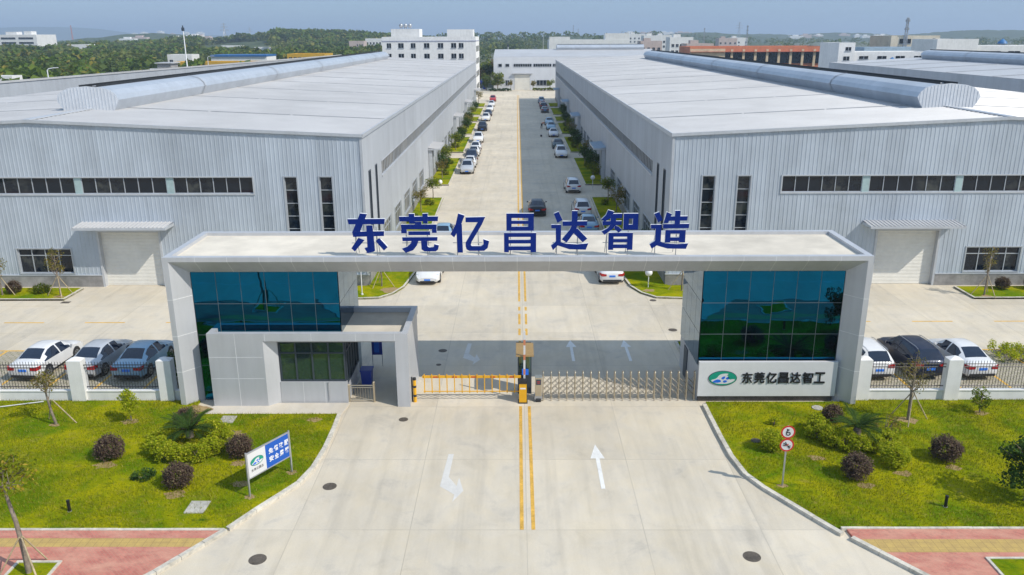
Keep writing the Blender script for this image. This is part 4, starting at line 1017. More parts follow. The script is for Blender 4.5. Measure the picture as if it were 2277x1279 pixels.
        m.hull([(sg * .90, my, zb + .03), (sg * 1.06, my - .04, zb + .04), (sg * 1.06, my - .04, zb + .17), (sg * .92, my, zb + .15)], [(sg * .91, my + .12, zb + .05), (sg * 1.03, my + .09, zb + .06), (sg * 1.03, my + .09, zb + .15), (sg * .92, my + .12, zb + .14)]); m.build('mirror', pt, root)
    for q in ((-.23, .23, -L / 2 - .016, -L / 2 + .02, .62, .76), (-.23, .23, L / 2 - .02, L / 2 + .014, .40, .52)): m = MB(); m.box(*q); m.build('number_plate', M['plate_blue'], root)
    m = MB(); m.box(-.70, .70, -L / 2 - .014, -L / 2 + .1, St[0][2] - .08, St[0][2] + .06); m.build('bumper_trim', M['trim_black'], root); m = MB(); m.box(-.55, .55, L / 2 - .1, L / 2 + .006, .27, .38); m.build('bumper_trim', M['trim_black'], root); m = MB(); m.box(-.42, .42, L / 2 - .16, L / 2 - .035, .53, .62)
    m.build('grille', M['trim_black'], root)
    if kind != 'sedan':
        for sg in (-1, 1):
            m = MB(); m.tube([(sg * .58, .5 - L / 2, 1.66), (sg * .58, .8 - L / 2, 1.72), (sg * .58, 2.3 - L / 2, 1.73), (sg * .58, 2.6 - L / 2, 1.68)], .02, 6); m.build('roof_rail', M['rim'], root)
    return root
SED = car('sedan', 'parked_car', '', 'car', PAINT['white']); SUV = car('suv', 'parked_car', '', 'car', PAINT['white'])
used = set()
def put(kind, paint_, x, y, label, rz=0.0, group=None, scale=None):
    """y is the end of the car nearer the camera"""
    src = SED if kind == 's' else SUV; h = 2.33
    sc = scale or 1.0; loc = (x, y + h * sc, 0)
    if kind not in used:
        used.add(kind); o = src; o.location = loc; o.rotation_euler = (0, 0, rz)
        def rp(q):
            for ms in q.material_slots:
                if ms.material.name.startswith('car_paint'): ms.link = 'OBJECT'; ms.material = PAINT[paint_]
        for c in o.children:
            rp(c)
        o.scale = (sc,) * 3; o['label'] = label
    else: o = dup(src, loc, rz, label, sc, PAINT[paint_])
    o['category'] = 'car'; o['group'] = group
    return o
G1, G2, G3 = 'cars parked behind the front fence', 'cars parked along the left kerb of the inner road', 'cars along the shaded right kerb of the inner road'
put('s', 'white', -26.75, 40.95, 'white saloon with dark glass roof behind the left fence', R(-3), G1)
put('s', 'silver', -23.75, 41.1, 'silver saloon behind the white fence post, between white and pale blue cars', R(-2), G1)
put('s', 'pale_blue', -21.2, 40.95, 'pale blue saloon parked next to the gate pier behind the left fence', R(-1), G1)
put('u', 'white', 19.45, 40.9, 'white hatchback with roof rails half hidden by the right gate pier', R(2), G1, .97)
put('u', 'navy', 22.2, 41.0, 'black estate car with silver roof rails behind the right fence', R(3), G1)
put('s', 'white', 25.0, 41.0, 'white saloon with pale roof on the far right behind the fence', R(3), G1)
PI = math.pi
put('s', 'white', -6.75, 58.8, 'white saloon facing the gate under the beam, left of the yellow line', PI, G2)
put('s', 'pale_blue', -6.75, 71.0, 'blue grey saloon seen over the gate roof beside the third blue character', PI, G2)
rowL = [('u', 'silver', 110.0, 'silver off-road car, nearest of the row under the first canopy'), ('s', 'white', 115.3, 'white saloon squeezed between silver off-road car and dark van'), ('u', 'navy', 120.3, 'dark blue van third from the near end of the left row'),
        ('s', 'white', 126.6, 'white saloon with dark windscreen behind the dark blue van'), ('s', 'white', 132.0, 'white saloon, rear one of the two white saloons behind the van'), ('u', 'white', 143.6, 'white hatchback parked alone at the middle of the left row'), ('u', 'black', 161.8, 'black car with pale roof rails on the left kerb'),
        ('u', 'white', 181, 'white estate car behind the black car on the left kerb'), ('s', 'navy', 192, 'dark blue saloon in the far half of the left row'), ('s', 'white', 205, 'white saloon two cars before the red one'), ('s', 'white', 219, 'white saloon right in front of the red car'), ('u', 'red', 236, 'red car at the far end of the left row')]
for k, p_, y, lab in rowL: put(k, p_, -6.72 - (.1 if k == 'u' else 0), y, lab, PI + R(random.uniform(-1.2, 1.2)), G2)
put('s', 'white', 7.1, 58.9, 'white saloon seen from behind under the beam, at the edge of the shade', R(1), G3)
put('s', 'pale_blue', 6.85, 75.2, 'blue grey saloon with its tail just above the gate roof, right lane', R(-1), G3)
put('u', 'white', 6.75, 82.6, 'white car with raised tail behind the blue grey saloon', R(1), G3, .97)
put('s', 'black', 2.1, 83.0, 'dark saloon driving away beside the yellow centre line', 0, G3)
put('u', 'white', 6.65, 96.0, 'white hatchback pulled out from the kerb in the shade', R(2), G3, .95)
rowR = [('u', 'white', 125.0, PI, 'white off-road car facing the camera in the shade'), ('s', 'teal', 135.2, PI, 'dark teal saloon behind the white off-road car'), ('s', 'white', 151.8, PI, 'white saloon in the shade before the bending person'), ('s', 'pale_blue', 163.4, PI, 'pale blue saloon beside the bending person'),
        ('s', 'pale_blue', 172.5, PI, 'pale blue saloon just beyond the bending person'), ('s', 'grey', 201, 0, 'grey saloon near the far end of the shaded row'), ('u', 'navy', 211, 0, 'dark blue car behind the grey saloon'), ('s', 'red', 218.5, 0, 'small red saloon in the shaded row before the blue van'), ('u', 'pale_blue', 230, 0, 'pale blue van at the far end of the shaded row')]
for k, p_, y, rz, lab in rowR: put(k, p_, 6.8, y, lab, rz + R(random.uniform(-1.2, 1.2)), G3)

# ------------------------------------------------------------------ the person bending over by the pale blue car
pr = thing('person', 'person in orange top and dark trousers bending forward beside a pale blue car', 'person', (5.0, 166.8, 0), R(-80))
def skinned(name, verts, edges, rad, mat, parent):
    me = bpy.data.meshes.new(name); me.from_pydata(verts, edges, []); o = bpy.data.objects.new(name, me); COL.objects.link(o)
    sk = o.modifiers.new('s', 'SKIN'); sb = o.modifiers.new('d', 'SUBSURF'); sb.levels = sb.render_levels = 1
    for i, r in enumerate(rad): me.skin_vertices[0].data[i].radius = (r, r)
    me.skin_vertices[0].data[0].use_root = True
    bpy.context.view_layer.update()
    m2 = bpy.data.meshes.new_from_object(o.evaluated_get(bpy.context.evaluated_depsgraph_get()))
    bpy.data.objects.remove(o)
    for p in m2.polygons: p.use_smooth = True
    m2.materials.clear(); m2.materials.append(mat); m2.name = name
    o = bpy.data.objects.new(name, m2); COL.objects.link(o); o.parent = parent; return o
vt = [(0, 0, .95), (0, .18, 1.12), (0, .40, 1.22), (0, .53, 1.25), (0, .66, 1.22), (0, .74, 1.20), (.19, .40, 1.2), (.22, .48, .93), (.16, .60, .70), (.14, .64, .62), (-.19, .40, 1.2), (-.22, .48, .93), (-.16, .60, .70), (-.14, .64, .62), (.1, 0, .88), (.12, .06, .5), (.13, -.02, .09), (.13, .14, .04), (-.1, 0, .88), (-.12, -.1, .5), (-.13, -.2, .09), (-.13, -.04, .04)]
ed = [(0, 1), (1, 2), (2, 3), (3, 4), (4, 5), (2, 6), (6, 7), (7, 8), (8, 9), (2, 10), (10, 11), (11, 12), (12, 13), (0, 14), (14, 15), (15, 16), (16, 17), (0, 18), (18, 19), (19, 20), (20, 21)]
skinned('body', vt, ed, [.13, .13, .15, .055, .10, .07, .06, .045, .035, .03, .06, .045, .035, .03, .085, .065, .045, .035, .085, .065, .045, .035], M['skin'], pr)
skinned('shirt', vt[:3] + vt[6:8] + vt[10:12], [(0, 1), (1, 2), (2, 3), (3, 4), (2, 5), (5, 6)], [.15, .15, .165, .075, .06, .075, .06], M['shirt'], pr)
skinned('trousers', [vt[0]] + vt[14:17] + vt[18:21], [(0, 1), (1, 2), (2, 3), (0, 4), (4, 5), (5, 6)], [.155, .10, .08, .065, .10, .08, .065], M['trousers'], pr)
m = MB(); m.ell((0, .66, 1.25), (.105, .125, .10), 12, 8); m.build('hair', M['black_iron'], pr)
t = thing('bucket', 'small dark bucket standing on the shaded road before the bending person', 'bucket', (4.5, 153.0, 0))
m = MB(); m.tube([(0, 0, 0), (0, 0, .34)], [.14, .19], 12); m.build('pail', M['trim_black'], t); m = MB(); m.tube([(-.19, 0, .34), (0, 0, .52), (.19, 0, .34)], .01, 5); m.build('handle', M['steel_grey'], t)

# ------------------------------------------------------------------ covers, bollards, lamps
def manhole(x, y, r, label, z=0.0):
    m = MB(); m.tube([(x, y, z + .0), (x, y, z + .008)], r, 28, smooth=False)
    m2 = [(r * .86, .012)]
    m.tube([(x, y, z + .008), (x, y, z + .013)], r * .84, 28, smooth=False)
    for k in range(-3, 4):
        h = math.sqrt(max(0, (r * .7) ** 2 - (k * r * .2) ** 2)); m.box(x + k * r * .2 - .015, x + k * r * .2 + .015, y - h, y + h, z + .013, z + .018)
    return tag(m.build('manhole_cover', M['iron']), label, 'manhole cover', 'round iron manhole covers')
for x, y, r, lab in ((-9.36, 25.21, .32, 'round iron manhole cover at the front edge of the drive, left side'), (-7.85, 30.19, .29, 'round iron manhole cover beside the left lawn kerb near the notice board'), (-5.59, 36.42, .23, 'small round manhole cover in front of the white pier'),
                     (8.44, 25.38, .32, 'round iron manhole cover at the front edge of the drive, right side'), (9.62, 55.2, .24, 'round manhole cover beside the right verge kerb behind the gate'), (9.91, 49.1, .28, 'round manhole cover left of the right glass block, behind the gate'), (-4.45, 45.57, .26, 'round manhole cover in the shade of the gate beam'), (-4.5, 43.4, .15, 'small dark drain cover in the gate shade before the turning arrow')):
    manhole(x, y, r, lab)
tag(MB().tube([(15.0, 37.42, .10), (15.0, 37.42, .15)], .27, 24, smooth=False).build('inspection_cover', M['stone']), 'pale round concrete cover in the right lawn below the company sign', 'cover')
tag(MB().tube([(10.97, 33.99, .10), (10.97, 33.99, .13)], .22, 20, smooth=False).tube([(10.97, 33.99, .13), (10.97, 33.99, .14)], .16, 16).build('drain_cover', M['iron']), 'dark round drain cover in the right lawn beside the lime bush', 'cover')
tag(MB().tube([(-13.55, 34.85, .10), (-13.55, 34.85, .13)], .2, 20, smooth=False).build('drain_cover', M['iron']), 'dark round drain cover in the left lawn by the lime hedge', 'cover')
for x0, x1, y0, y1, lab in ((-14.48, -13.78, 35.82, 36.55, 'square concrete cover slab in the lawn in front of the guard house'), (-13.1, -12.33, 28.0, 28.85, 'square concrete cover slab in the lawn below the notice board')):
    m = MB(); m.box(x0, x1, y0, y1, .08, .15); m.box(x0 + .08, x1 - .08, y0 + .08, y1 - .08, .15, .156); tag(m.build('cover_slab', M['stone']), label=lab, cat='cover', group='square concrete covers')
tag(MB().box(-32.3, -31.7, 54.75, 55.15, 0, .012).build('drain_grate', M['iron']), 'dark drain grate by the kerb before the left warehouse', 'drain')
def bollard_lamp(x, y, lab):
    t = thing('bollard_light', lab, 'bollard light', (x, y, .1), 0, 'black bollard lights in the lawns')
    m = MB(); m.tube([(0, 0, 0), (0, 0, .42)], .06, 12); m.build('post', M['black_iron'], t)
    m = MB(); m.tube([(0, 0, .42), (0, 0, .5)], .065, 12); m.build('cap', M['black_iron'], t); m = MB(); m.tube([(0, 0, 0), (0, 0, .015)], .09, 12); m.build('base_plate', M['steel_grey'], t)
bollard_lamp(-17.68, 28.17, 'short black bollard light in the left lawn'); bollard_lamp(16.92, 28.48, 'short black bollard light in the right lawn')
def globe_lamp(x, y, h, lab):
    t = thing('globe_lamp', lab, 'garden lamp', (x, y, .1), 0, 'white globe lamps in the verges')
    m = MB(); m.tube([(0, 0, 0), (0, 0, h)], .035, 8); m.build('post', M['white'], t); m = MB(); m.ell((0, 0, h + .24), (.27, .27, .27), 18, 12); m.build('globe', M['white'], t)
globe_lamp(9.7, 58.0, .9, 'white globe lamp in the verge at the right warehouse corner'); globe_lamp(9.2, 98.9, 1.1, 'white globe lamp by the path next to the white hatchback in shade'); globe_lamp(-9.4, 99.5, .5, 'lone globe lamp in the sunny left verge')
t = thing('garden_pole', 'thin white pole in the verge at the left warehouse corner', 'pole', (-11.2, 56.3, .1)); m = MB(); m.tube([(0, 0, 0), (0, 0, 2.4)], .03, 8); m.build('pole', M['white'], t); m = MB(); m.tube([(0, 0, 0), (0, 0, .1)], .09, 10); m.build('base', M['white'], t)
tag(MB().tube([(-27, 37.3, .15), (-25.6, 37.7, .17), (-24.2, 38.1, .2)], .03, 6).build('pole', M['sign_white']), 'long white pole lying on the grass before the left fence', 'pole')

# bare soil at the foot of trees, posts and shrubs
t = NT('bare_soil'); n = t.noise(6, 4, .7); M['soil'] = t.set(t.mix(t.rng(n, .35, .65), (.27, .17, .08), (.36, .27, .12)), .95)
rq = random.Random(31); m = MB()
for x, y, r in ((-10.87, 29.2, .22), (-9.7, 31.15, .2), (10.98, 30.05, .18), (18.95, 36.05, .42), (22.85, 36.85, .3), (-18.85, 36.0, .35), (-22.3, 35.65, .22), (-18.0, 31.75, .38), (-14.0, 29.4, .38), (14.4, 30.05, .3), (18.8, 31.55, .28), (16.4, 31.05, .3), (-12.2, 31.9, .32), (-13.3, 34.7, .4), (-16.0, 37.4, .5), (-9.9, 36.2, .3), (-11.6, 30.2, .3), (13.2, 32.4, .3), (-33, 55.95, .35), (33.4, 55.7, .3), (-9.3, 57.4, .7), (9.6, 57.2, .4)):
    pts = [(x + math.cos(k * .4488) * r * rq.uniform(.55, 1.25) * 1.3, y + math.sin(k * .4488) * r * rq.uniform(.5, 1.1)) for k in range(14)]
    m.poly(pts, .1145)
struct(m.build('bare_soil', M['soil']))

# ------------------------------------------------------------------ notice board on the left lawn
ang = math.atan2(31.18 - 29.22, -9.68 + 10.87); Lb = math.hypot(1.96, 1.19)
nb = thing('notice_board', 'white and blue notice board on two metal posts in the left lawn', 'notice board', (-10.87, 29.22, .1), ang)
for x in (0, Lb): m = MB(); m.box(x - .03, x + .03, -.03, .03, 0, 1.98); m.build('post', M['steel_grey'], nb)
m = MB(); m.box(.03, Lb * .43, -.012, .02, .82, 1.88); m.build('white_panel', M['sign_white'], nb)
m = MB(); m.box(Lb * .43, Lb - .03, -.014, .02, .82, 1.88); bp_ = m.build('blue_panel', M['sign_blue'], nb)
m = MB(); m.box(.03, Lb - .03, -.02, .025, 1.88, 1.94); m.box(.03, Lb - .03, -.02, .025, .77, .82)
for x in (.03, Lb - .06): m.box(x, x + .03, -.02, .025, .82, 1.88)
m.build('frame', M['steel_grey'], nb)
for r_, row in enumerate(('免借致服', '安全景器')):
    for i, ch in enumerate(row): glyph(ch, .235, .245, .004, .03, [M['white']], 'board_character', nb, (Lb * .43 + .16 + i * .285, -.018, 1.40 - r_ * .36))
logo(nb, Lb * .225, -.012, 1.42, .34, .19, thick=.006)
for i, ch in enumerate('东莞亿昌达'): glyph(ch, .11, .12, .004, .008, [M['black_letter']], 'board_character', nb, (.2 + i * .13, -.016, 1.02))
# prohibition signs on the right lawn
ns = thing('prohibition_sign', 'two round red ringed prohibition signs on one grey post in the right lawn', 'road sign', (10.97, 30.07, .1))
m = MB(); m.tube([(0, 0, 0), (0, 0, 2.75)], .035, 10); m.build('post', M['steel_grey'], ns)
def disc(z, fn, nm):
    m = MB(); m.tube([(0, -.05, z), (0, -.035, z)], .29, 36, smooth=False); d = m.build('sign_disc', M['red'], ns)
    m = MB(); m.tube([(0, -.053, z), (0, -.05, z)], .225, 36, smooth=False); m.build('sign_face', M['sign_white'], d)
    m = MB(); fn(m, z); m.build(nm, M['black_letter'], d); return d
def horn(m, z):
    m.tube([(.01 + .075 * math.cos(R(20 * k)), -.058, z - .06 + .07 * math.sin(R(20 * k))) for k in range(19)], .02, 6)
    m.tube([(-.06, -.0585, z - .05), (-.065, -.0585, z + .02), (-.03, -.0585, z + .08), (.01, -.0585, z + .12)], .02, 6)
    m.hull([(-.05, -.061, z + .08), (.0, -.061, z + .06), (.0, -.055, z + .06), (-.05, -.055, z + .08)], [(-.07, -.061, z + .16), (.07, -.061, z + .11), (.07, -.055, z + .11), (-.07, -.055, z + .16)])
def truck(m, z):
    for a, b in (((-.15, .10), (.15, -.10)), ((-.16, .02), (.17, -.03)), ((-.07, .14), (.02, -.02)), ((-.14, -.03), (-.02, .01)), ((.03, -.03), (.12, -.15))): m.bar((a[0], -.057, z + a[1]), (b[0], -.057, z + b[1]), .026)
disc(2.48, horn, 'horn_symbol'); d2 = disc(1.90, truck, 'symbol')
m = MB(); m.bar((-.06, -.061, 1.86), (.06, -.061, 1.95), .028); m.build('red_bar', M['red'], d2)

# ------------------------------------------------------------------ plants
def shrub(label, cat, loc, r, h, mat, n, size, seed, name='shrub', group=None, shape=None):
    rs = np.random.RandomState(seed); t = thing(name, label, cat, loc, 0, group)
    cs = shape or [(0, 0, r)]; P = []
    for cx, cyy, rr in cs:
        k = max(60, int(n * (rr * rr) / sum(q[2] ** 2 for q in cs)))
        # twiggy clumps over a dome
        C = shell(rs, max(14, k // 40), (cx, cyy, h * .50), (rr * .86, rr * .86, h * .46), .72, -.75)
        P.append(clump_points(rs, C, rr * .30, max(8, k // len(C))))
    P = np.concatenate(P); P[:, 2] = np.abs(P[:, 2] - .02) + .02
    V, F = leaf_cards(rs, P, size, .9, .6); np_mesh('foliage', V, F, mat, t)
    m = MB(); rr_ = random.Random(seed)
    for cx, cyy, rr in cs:
        for k in range(5):
            a = rr_.uniform(0, 6.28); m.tube([(cx, cyy, 0), (cx + math.cos(a) * rr * .3, cyy + math.sin(a) * rr * .3, h * .35), (cx + math.cos(a) * rr * .6, cyy + math.sin(a) * rr * .6, h * .75)], [.025, .018, .006], 5)
    m.build('stem', M['bark'], t); return t
ZL_ = .1
GS = 'clipped maroon leaved round shrubs'
s0 = shrub('maroon round shrub standing alone left of the lime hedge ring', 'shrub', (-18.05, 32.4, ZL_), .66, 1.05, M['leaf_maroon'], 4200, .085, 11, group=GS)
for x, y, lab, sc, rz in ((-15.75, 35.3, 'maroon round shrub behind the cycad on the left lawn', .95, 1), (-12.35, 32.6, 'maroon round shrub partly behind the notice board', .93, 2.2), (-14.1, 30.05, 'maroon round shrub in front of the left lime hedge ring', .97, 3.9),
                          (15.2, 36.0, 'low maroon shrub at the back of the right lime hedge', .78, 5), (14.3, 30.75, 'maroon round shrub in front of the right lime hedge', 1.0, .6), (18.75, 32.25, 'maroon round shrub standing alone on the right of the right lawn', 1.04, 2.9)):
    dup(s0, (x, y, ZL_), rz, lab, sc)
for x, y, lab in ((-36.75, 56.9, 'small maroon shrub at the left warehouse front'), (35.45, 57.4, 'small maroon shrub right of the staked tree at the right warehouse'), (37.6, 57.4, 'small maroon shrub at the right picture edge before the warehouse')):
    dup(s0, (x, y, ZL_), x, lab, .85)
shrub('small green shrub beside the staked tree at the left warehouse front', 'shrub', (-34.75, 56.95, ZL_), .6, .7, M['leaf_mid'], 1800, .09, 12)
ringp = [(-14.85 + 1.35 * math.cos(R(a)), 33.35 + 1.25 * math.sin(R(a)), .58) for a in (62, 32, 2, -28, -58, -88, -118, -148, -178, -205)]
shrub('lime green hedge ring around the cycad on the left lawn', 'hedge', (-14.85, 33.35, ZL_), .6, .82, M['leaf_lime'], 15000, .10, 13, 'hedge', shape=[(x + 14.85, y - 33.35, r) for x, y, r in ringp])
rp = [(14.15, 35.0, .55), (13.9, 34.3, .6), (14.3, 33.65, .6), (14.8, 33.2, .58), (15.3, 32.9, .52), (15.9, 33.0, .5), (16.5, 33.2, .5), (16.9, 33.6, .45)]
shrub('lime green hedge curving around the cycad on the right lawn', 'hedge', (15, 33.5, ZL_), .6, .85, M['leaf_lime'], 12500, .10, 14, 'hedge', shape=[(x - 15, y - 33.5, r) for x, y, r in rp])
shrub('bright lime round bush at the right end of the right hedge', 'shrub', (16.3, 31.75, ZL_), .66, 1.0, M['leaf_lime'], 3600, .10, 15)
shrub('small lime bush behind the prohibition sign post', 'shrub', (11.45, 33.2, ZL_), .6, .95, M['leaf_lime'], 2800, .09, 16)
shrub('low clipped lime hedge beside the parking bay at the right edge', 'hedge', (29.8, 44.4, 0), 1, .75, M['leaf_lime'], 7000, .10, 17, 'hedge', shape=[(-1.6 + .8 * k, .5 * j, .7) for k in range(6) for j in (-1, 1)])
shrub('small green planting with red flowers behind the right glass block', 'shrub', (9.95, 45.5, .1), .4, .6, M['leaf_dark'], 1500, .08, 18, shape=[(0, -.5, .32), (.15, .3, .36), (.3, .9, .35)])
shrub('dark green bush next to the left gate pier behind the fence', 'shrub', (-18.35, 40.6, 0), .72, 1.9, M['leaf_dark'], 2200, .13, 19)
shrub('low dark ground plant beside the left lime hedge', 'plant', (-15.85, 30.75, ZL_), .5, .25, M['leaf_dark'], 700, .09, 20, 'plant')
shrub('tiny yellow green tuft in the right lawn above the signs', 'plant', (12.3, 35.6, ZL_), .3, .35, M['leaf_lime'], 260, .10, 21, 'plant')
shrub('wispy grey green shrub behind the right hedge', 'shrub', (17.2, 34.7, ZL_), .75, 1.1, M['leaf_olive'], 420, .10, 22)

def cycad(label, loc, seed, sc):
    rs = random.Random(seed); t = thing('cycad', label, 'cycad', loc, 0, 'cycads in the middle of the hedges'); t.scale = (sc,) * 3
    m = MB(); m.tube([(0, 0, 0), (0, 0, .28)], [.16, .13], 10); m.build('trunk', M['bark'], t)
    for k in range(30):
        a = k * 2.399 + rs.uniform(-.2, .2); up = rs.uniform(.25, 1.15); L = rs.uniform(.95, 1.2)
        m = MB(); pts = []
        for q in range(8):
            f = q / 7; e = up - f * 1.15; r_ = L * f * math.cos(up * .55); pts.append(Vector((math.cos(a) * r_, math.sin(a) * r_, .28 + L * (math.sin(up) * f - .55 * f * f * (1.0 - .35 * up)))))
        m.tube(pts, [.014] * 7 + [.004], 4)
        side = Vector((-math.sin(a), math.cos(a), 0))
        for q in range(22):
            f = .12 + .86 * q / 21; i = min(6, int(f * 7)); p = pts[i].lerp(pts[i + 1], f * 7 - i); d = (pts[i + 1] - pts[i]).normalized()
            w = .22 * math.sin(math.pi * min(1, f * .9 + .08)) + .03
            for s_ in (-1, 1):
                tip = p + side * s_ * w * .85 + d * w * .55 + Vector((0, 0, .02 - .05 * f)); m.add([p - d * .014, p + d * .014, tip], [(0, 1, 2)])
        m.build('frond', M['leaf_cycad'], t)
cycad('dark green cycad inside the left lime hedge ring', (-15.05, 33.85, .42), 3, 1.2); cycad('dark green cycad inside the right lime hedge', (15.5, 33.85, .5), 4, 1.25)

def tree(name, label, cat, loc, h, cz, rx, rz_, ncl, nleaf, size, mat, seed, tr=.06, stakes=0, limbs=7, clr=.3, lean=(0, 0), group=None, sink=0, upright=0):
    rs = np.random.RandomState(seed); rr = random.Random(seed); t = thing(name, label, cat, loc, 0, group)
    top = Vector((lean[0], lean[1], min(h, cz + rz_ * .5))); m = MB()
    mids = [Vector((lean[0] * f + rr.uniform(-.5, .5) * tr, lean[1] * f + rr.uniform(-.5, .5) * tr, top.z * f)) for f in (0, .25, .5, .75, 1)]
    m.tube(mids, [tr * 1.15, tr, tr * .85, tr * .6, tr * .25], 8)
    C = shell(rs, ncl, (lean[0], lean[1], cz), (rx, rx, rz_), .35)
    for k in range(min(limbs, ncl)):
        c = Vector(C[k]); z0 = max(.25 * h, min(top.z * .85, c.z - rz_ * (.35 + upright))); f = z0 / top.z; a = Vector((lean[0] * f, lean[1] * f, z0))
        m.tube([a, a.lerp(c, .5) + Vector((0, 0, -.04 * h + upright * .1)), c], [tr * .5, tr * .3, tr * .1], 5)
        for q in range(2):
            e = c + Vector((rr.uniform(-1, 1), rr.uniform(-1, 1), rr.uniform(-.2, 1))) * clr; b = a.lerp(c, .6); m.tube([b, e], [tr * .22, tr * .06], 4)
    m.build('trunk', M['bark'], t)
    P = clump_points(rs, C, clr, max(3, nleaf // ncl)); V, F = leaf_cards(rs, P, size, .2, .5); np_mesh('crown', V, F, mat, t)
    for k in range(stakes):
        a = 2.1 * k + .5 + seed; s_ = MB(); zt = min(1.45, h * .45); s_.tube([(math.cos(a) * .95, math.sin(a) * .8, 0), (math.cos(a) * .05, math.sin(a) * .05, zt)], .028, 6); s_.build('stake', M['stake'], t)
    return t
# front lawns and pavement
tree('street_tree', 'staked street tree with dense yellow green crown in the brick pavement, bottom left corner', 'tree', (-17.1, 24.3, .1), 4.5, 3.75, 1.0, .62, 20, 1150, .16, M['leaf_street'], 5, .085, 4, 14, .42, (-.3, .1))
tree('young_tree', 'thin leaning tree with sparse olive leaves before the left fence', 'tree', (-22.3, 35.7, .1), 2.9, 2.15, .75, .75, 14, 520, .11, M['leaf_olive'], 6, .06, 2, 10, .3, (-.35, .1), upright=.5)
tree('young_tree', 'small leafy light green tree before the left fence near the gate pier', 'tree', (-18.8, 36.1, .1), 1.75, 1.05, .5, .62, 18, 1100, .12, M['leaf_lime'], 7, .03, 0, 8, .22)
tree('young_tree', 'staked thin tree with sparse brownish twigs before the right fence', 'tree', (18.95, 36.1, .1), 3.5, 2.5, .7, .9, 18, 700, .09, M['leaf_olive'], 8, .07, 3, 14, .32, (-.1, 0), upright=.4)
tree('young_tree', 'small dark green tree before the right fence by the white saloon', 'tree', (22.8, 36.9, .1), 1.2, .75, .62, .42, 14, 520, .13, M['leaf_mid'], 9, .035, 0, 8, .22)
tree('street_tree', 'dense dark green low tree at the right picture edge on the lawn', 'tree', (20.3, 28.9, .1), 2.9, 1.65, 1.35, 1.1, 34, 2600, .17, M['leaf_dark'], 10, .07, 0, 12, .36)
# in front of the sheds
tree('young_tree', 'staked tree with yellow olive crown before the left warehouse window', 'tree', (-33.0, 56.2, .1), 3.6, 2.5, .68, 1.0, 18, 620, .12, M['leaf_olive'], 11, .055, 3, 12, .3, upright=.4)
tree('young_tree', 'staked tree cut by the left picture edge before the left warehouse', 'tree', (-37.35, 56.4, .1), 3.4, 2.4, .7, .9, 16, 560, .12, M['leaf_olive'], 12, .055, 3, 12, .3)
tree('young_tree', 'staked thin tree before the right warehouse window', 'tree', (33.4, 55.95, .1), 3.7, 2.7, .6, .95, 18, 560, .10, M['leaf_olive'], 13, .055, 3, 12, .28, upright=.4)
tree('young_tree', 'staked tree at the left warehouse corner under the gate beam', 'tree', (-10.1, 58.4, .1), 3.0, 2.2, .8, .7, 14, 600, .12, M['leaf_mid'], 14, .05, 3, 10, .3)
tree('young_tree', 'staked tree at the right warehouse corner beside the glass block', 'tree', (12.0, 57.2, .1), 3.4, 2.7, .6, .8, 14, 420, .10, M['leaf_olive'], 15, .055, 3, 10, .28)
# verges along the inner road: three kinds, copied
GT = 'young trees in the verges along the inner road'
kinds = [tree('young_tree', 'small round topped tree at the near end of the sunny left verge', 'tree', (-9.6, 92.6, .1), 2.5, 1.75, 1.0, .55, 18, 900, .16, M['leaf_mid'], 21, .05, 0, 10, .36, group=GT),
         tree('young_tree', 'grey green feathery tree in the sunny left verge near the warehouse corner', 'tree', (-10.2, 85.5, .1), 2.9, 1.9, .9, .85, 16, 620, .16, M['leaf_olive'], 22, .05, 0, 10, .36, group=GT, upright=.3),
         tree('young_tree', 'bushy dark tree in the sunny left verge beside the silver off-road car', 'tree', (-10.0, 112.0, .1), 2.6, 1.5, 1.0, .9, 22, 1300, .17, M['leaf_dark'], 23, .05, 0, 10, .38, group=GT)]
ordw = ['second', 'third', 'fourth', 'fifth', 'sixth', 'seventh', 'eighth', 'ninth', 'tenth', 'eleventh', 'twelfth', 'thirteenth']
kn = ['round topped tree', 'feathery olive tree', 'bushy dark tree']
rr = random.Random(8)
for s, lst in ((-1, [(106.5, 1, 1.0), (116.5, 0, 1.1), (121, 0, 1.0), (134, 0, 1.15), (139, 2, 1.1), (147, 2, 1.0), (150, 1, .9), (160, 2, 1.1), (166, 1, 1.1), (174, 2, 1.1), (186, 0, 1.1), (204, 2, 1.1), (226, 1, 1.5)]),
               (1, [(66.5, 2, .9), (83.5, 1, 1.15), (91.5, 0, 1.0), (104, 0, .95), (111, 2, 1.2), (118, 2, 1.1), (123, 1, 1.0), (135, 2, 1.1), (143, 2, 1.1), (149, 1, 1.1), (162, 0, 1.1), (170, 2, 1.2), (186, 2, 1.3)])):
    for i, (y, k, sc) in enumerate(lst):
        lab = '%s in the %s verge, %s from the gate on that side' % (kn[k], 'sunny left' if s < 0 else 'shaded right', ordw[i] if i < len(ordw) else 'last')
        dup(kinds[k], (s * (9.9 + rr.uniform(-.3, .5)), y, .1), rr.uniform(0, 6), lab, sc * rr.uniform(.95, 1.1))
rr = random.Random(18)
s1 = shrub('low green shrub between the trees, nearest in the sunny left verge', 'shrub', (-10.4, 80.5, .1), .7, .8, M['leaf_mid'], 900, .14, 25, group='low shrubs in the verges along the inner road')
for s in (-1, 1):
    for i, y in enumerate((89, 109.5, 115, 119, 137, 145, 161, 171)):
        dup(s1, (s * rr.uniform(9.4, 10.6), y, .1), rr.uniform(0, 6), 'low green shrub in the %s verge, %s shrub from the near end' % ('sunny left' if s < 0 else 'shaded right', ordw[i]), rr.uniform(.7, 1.15))

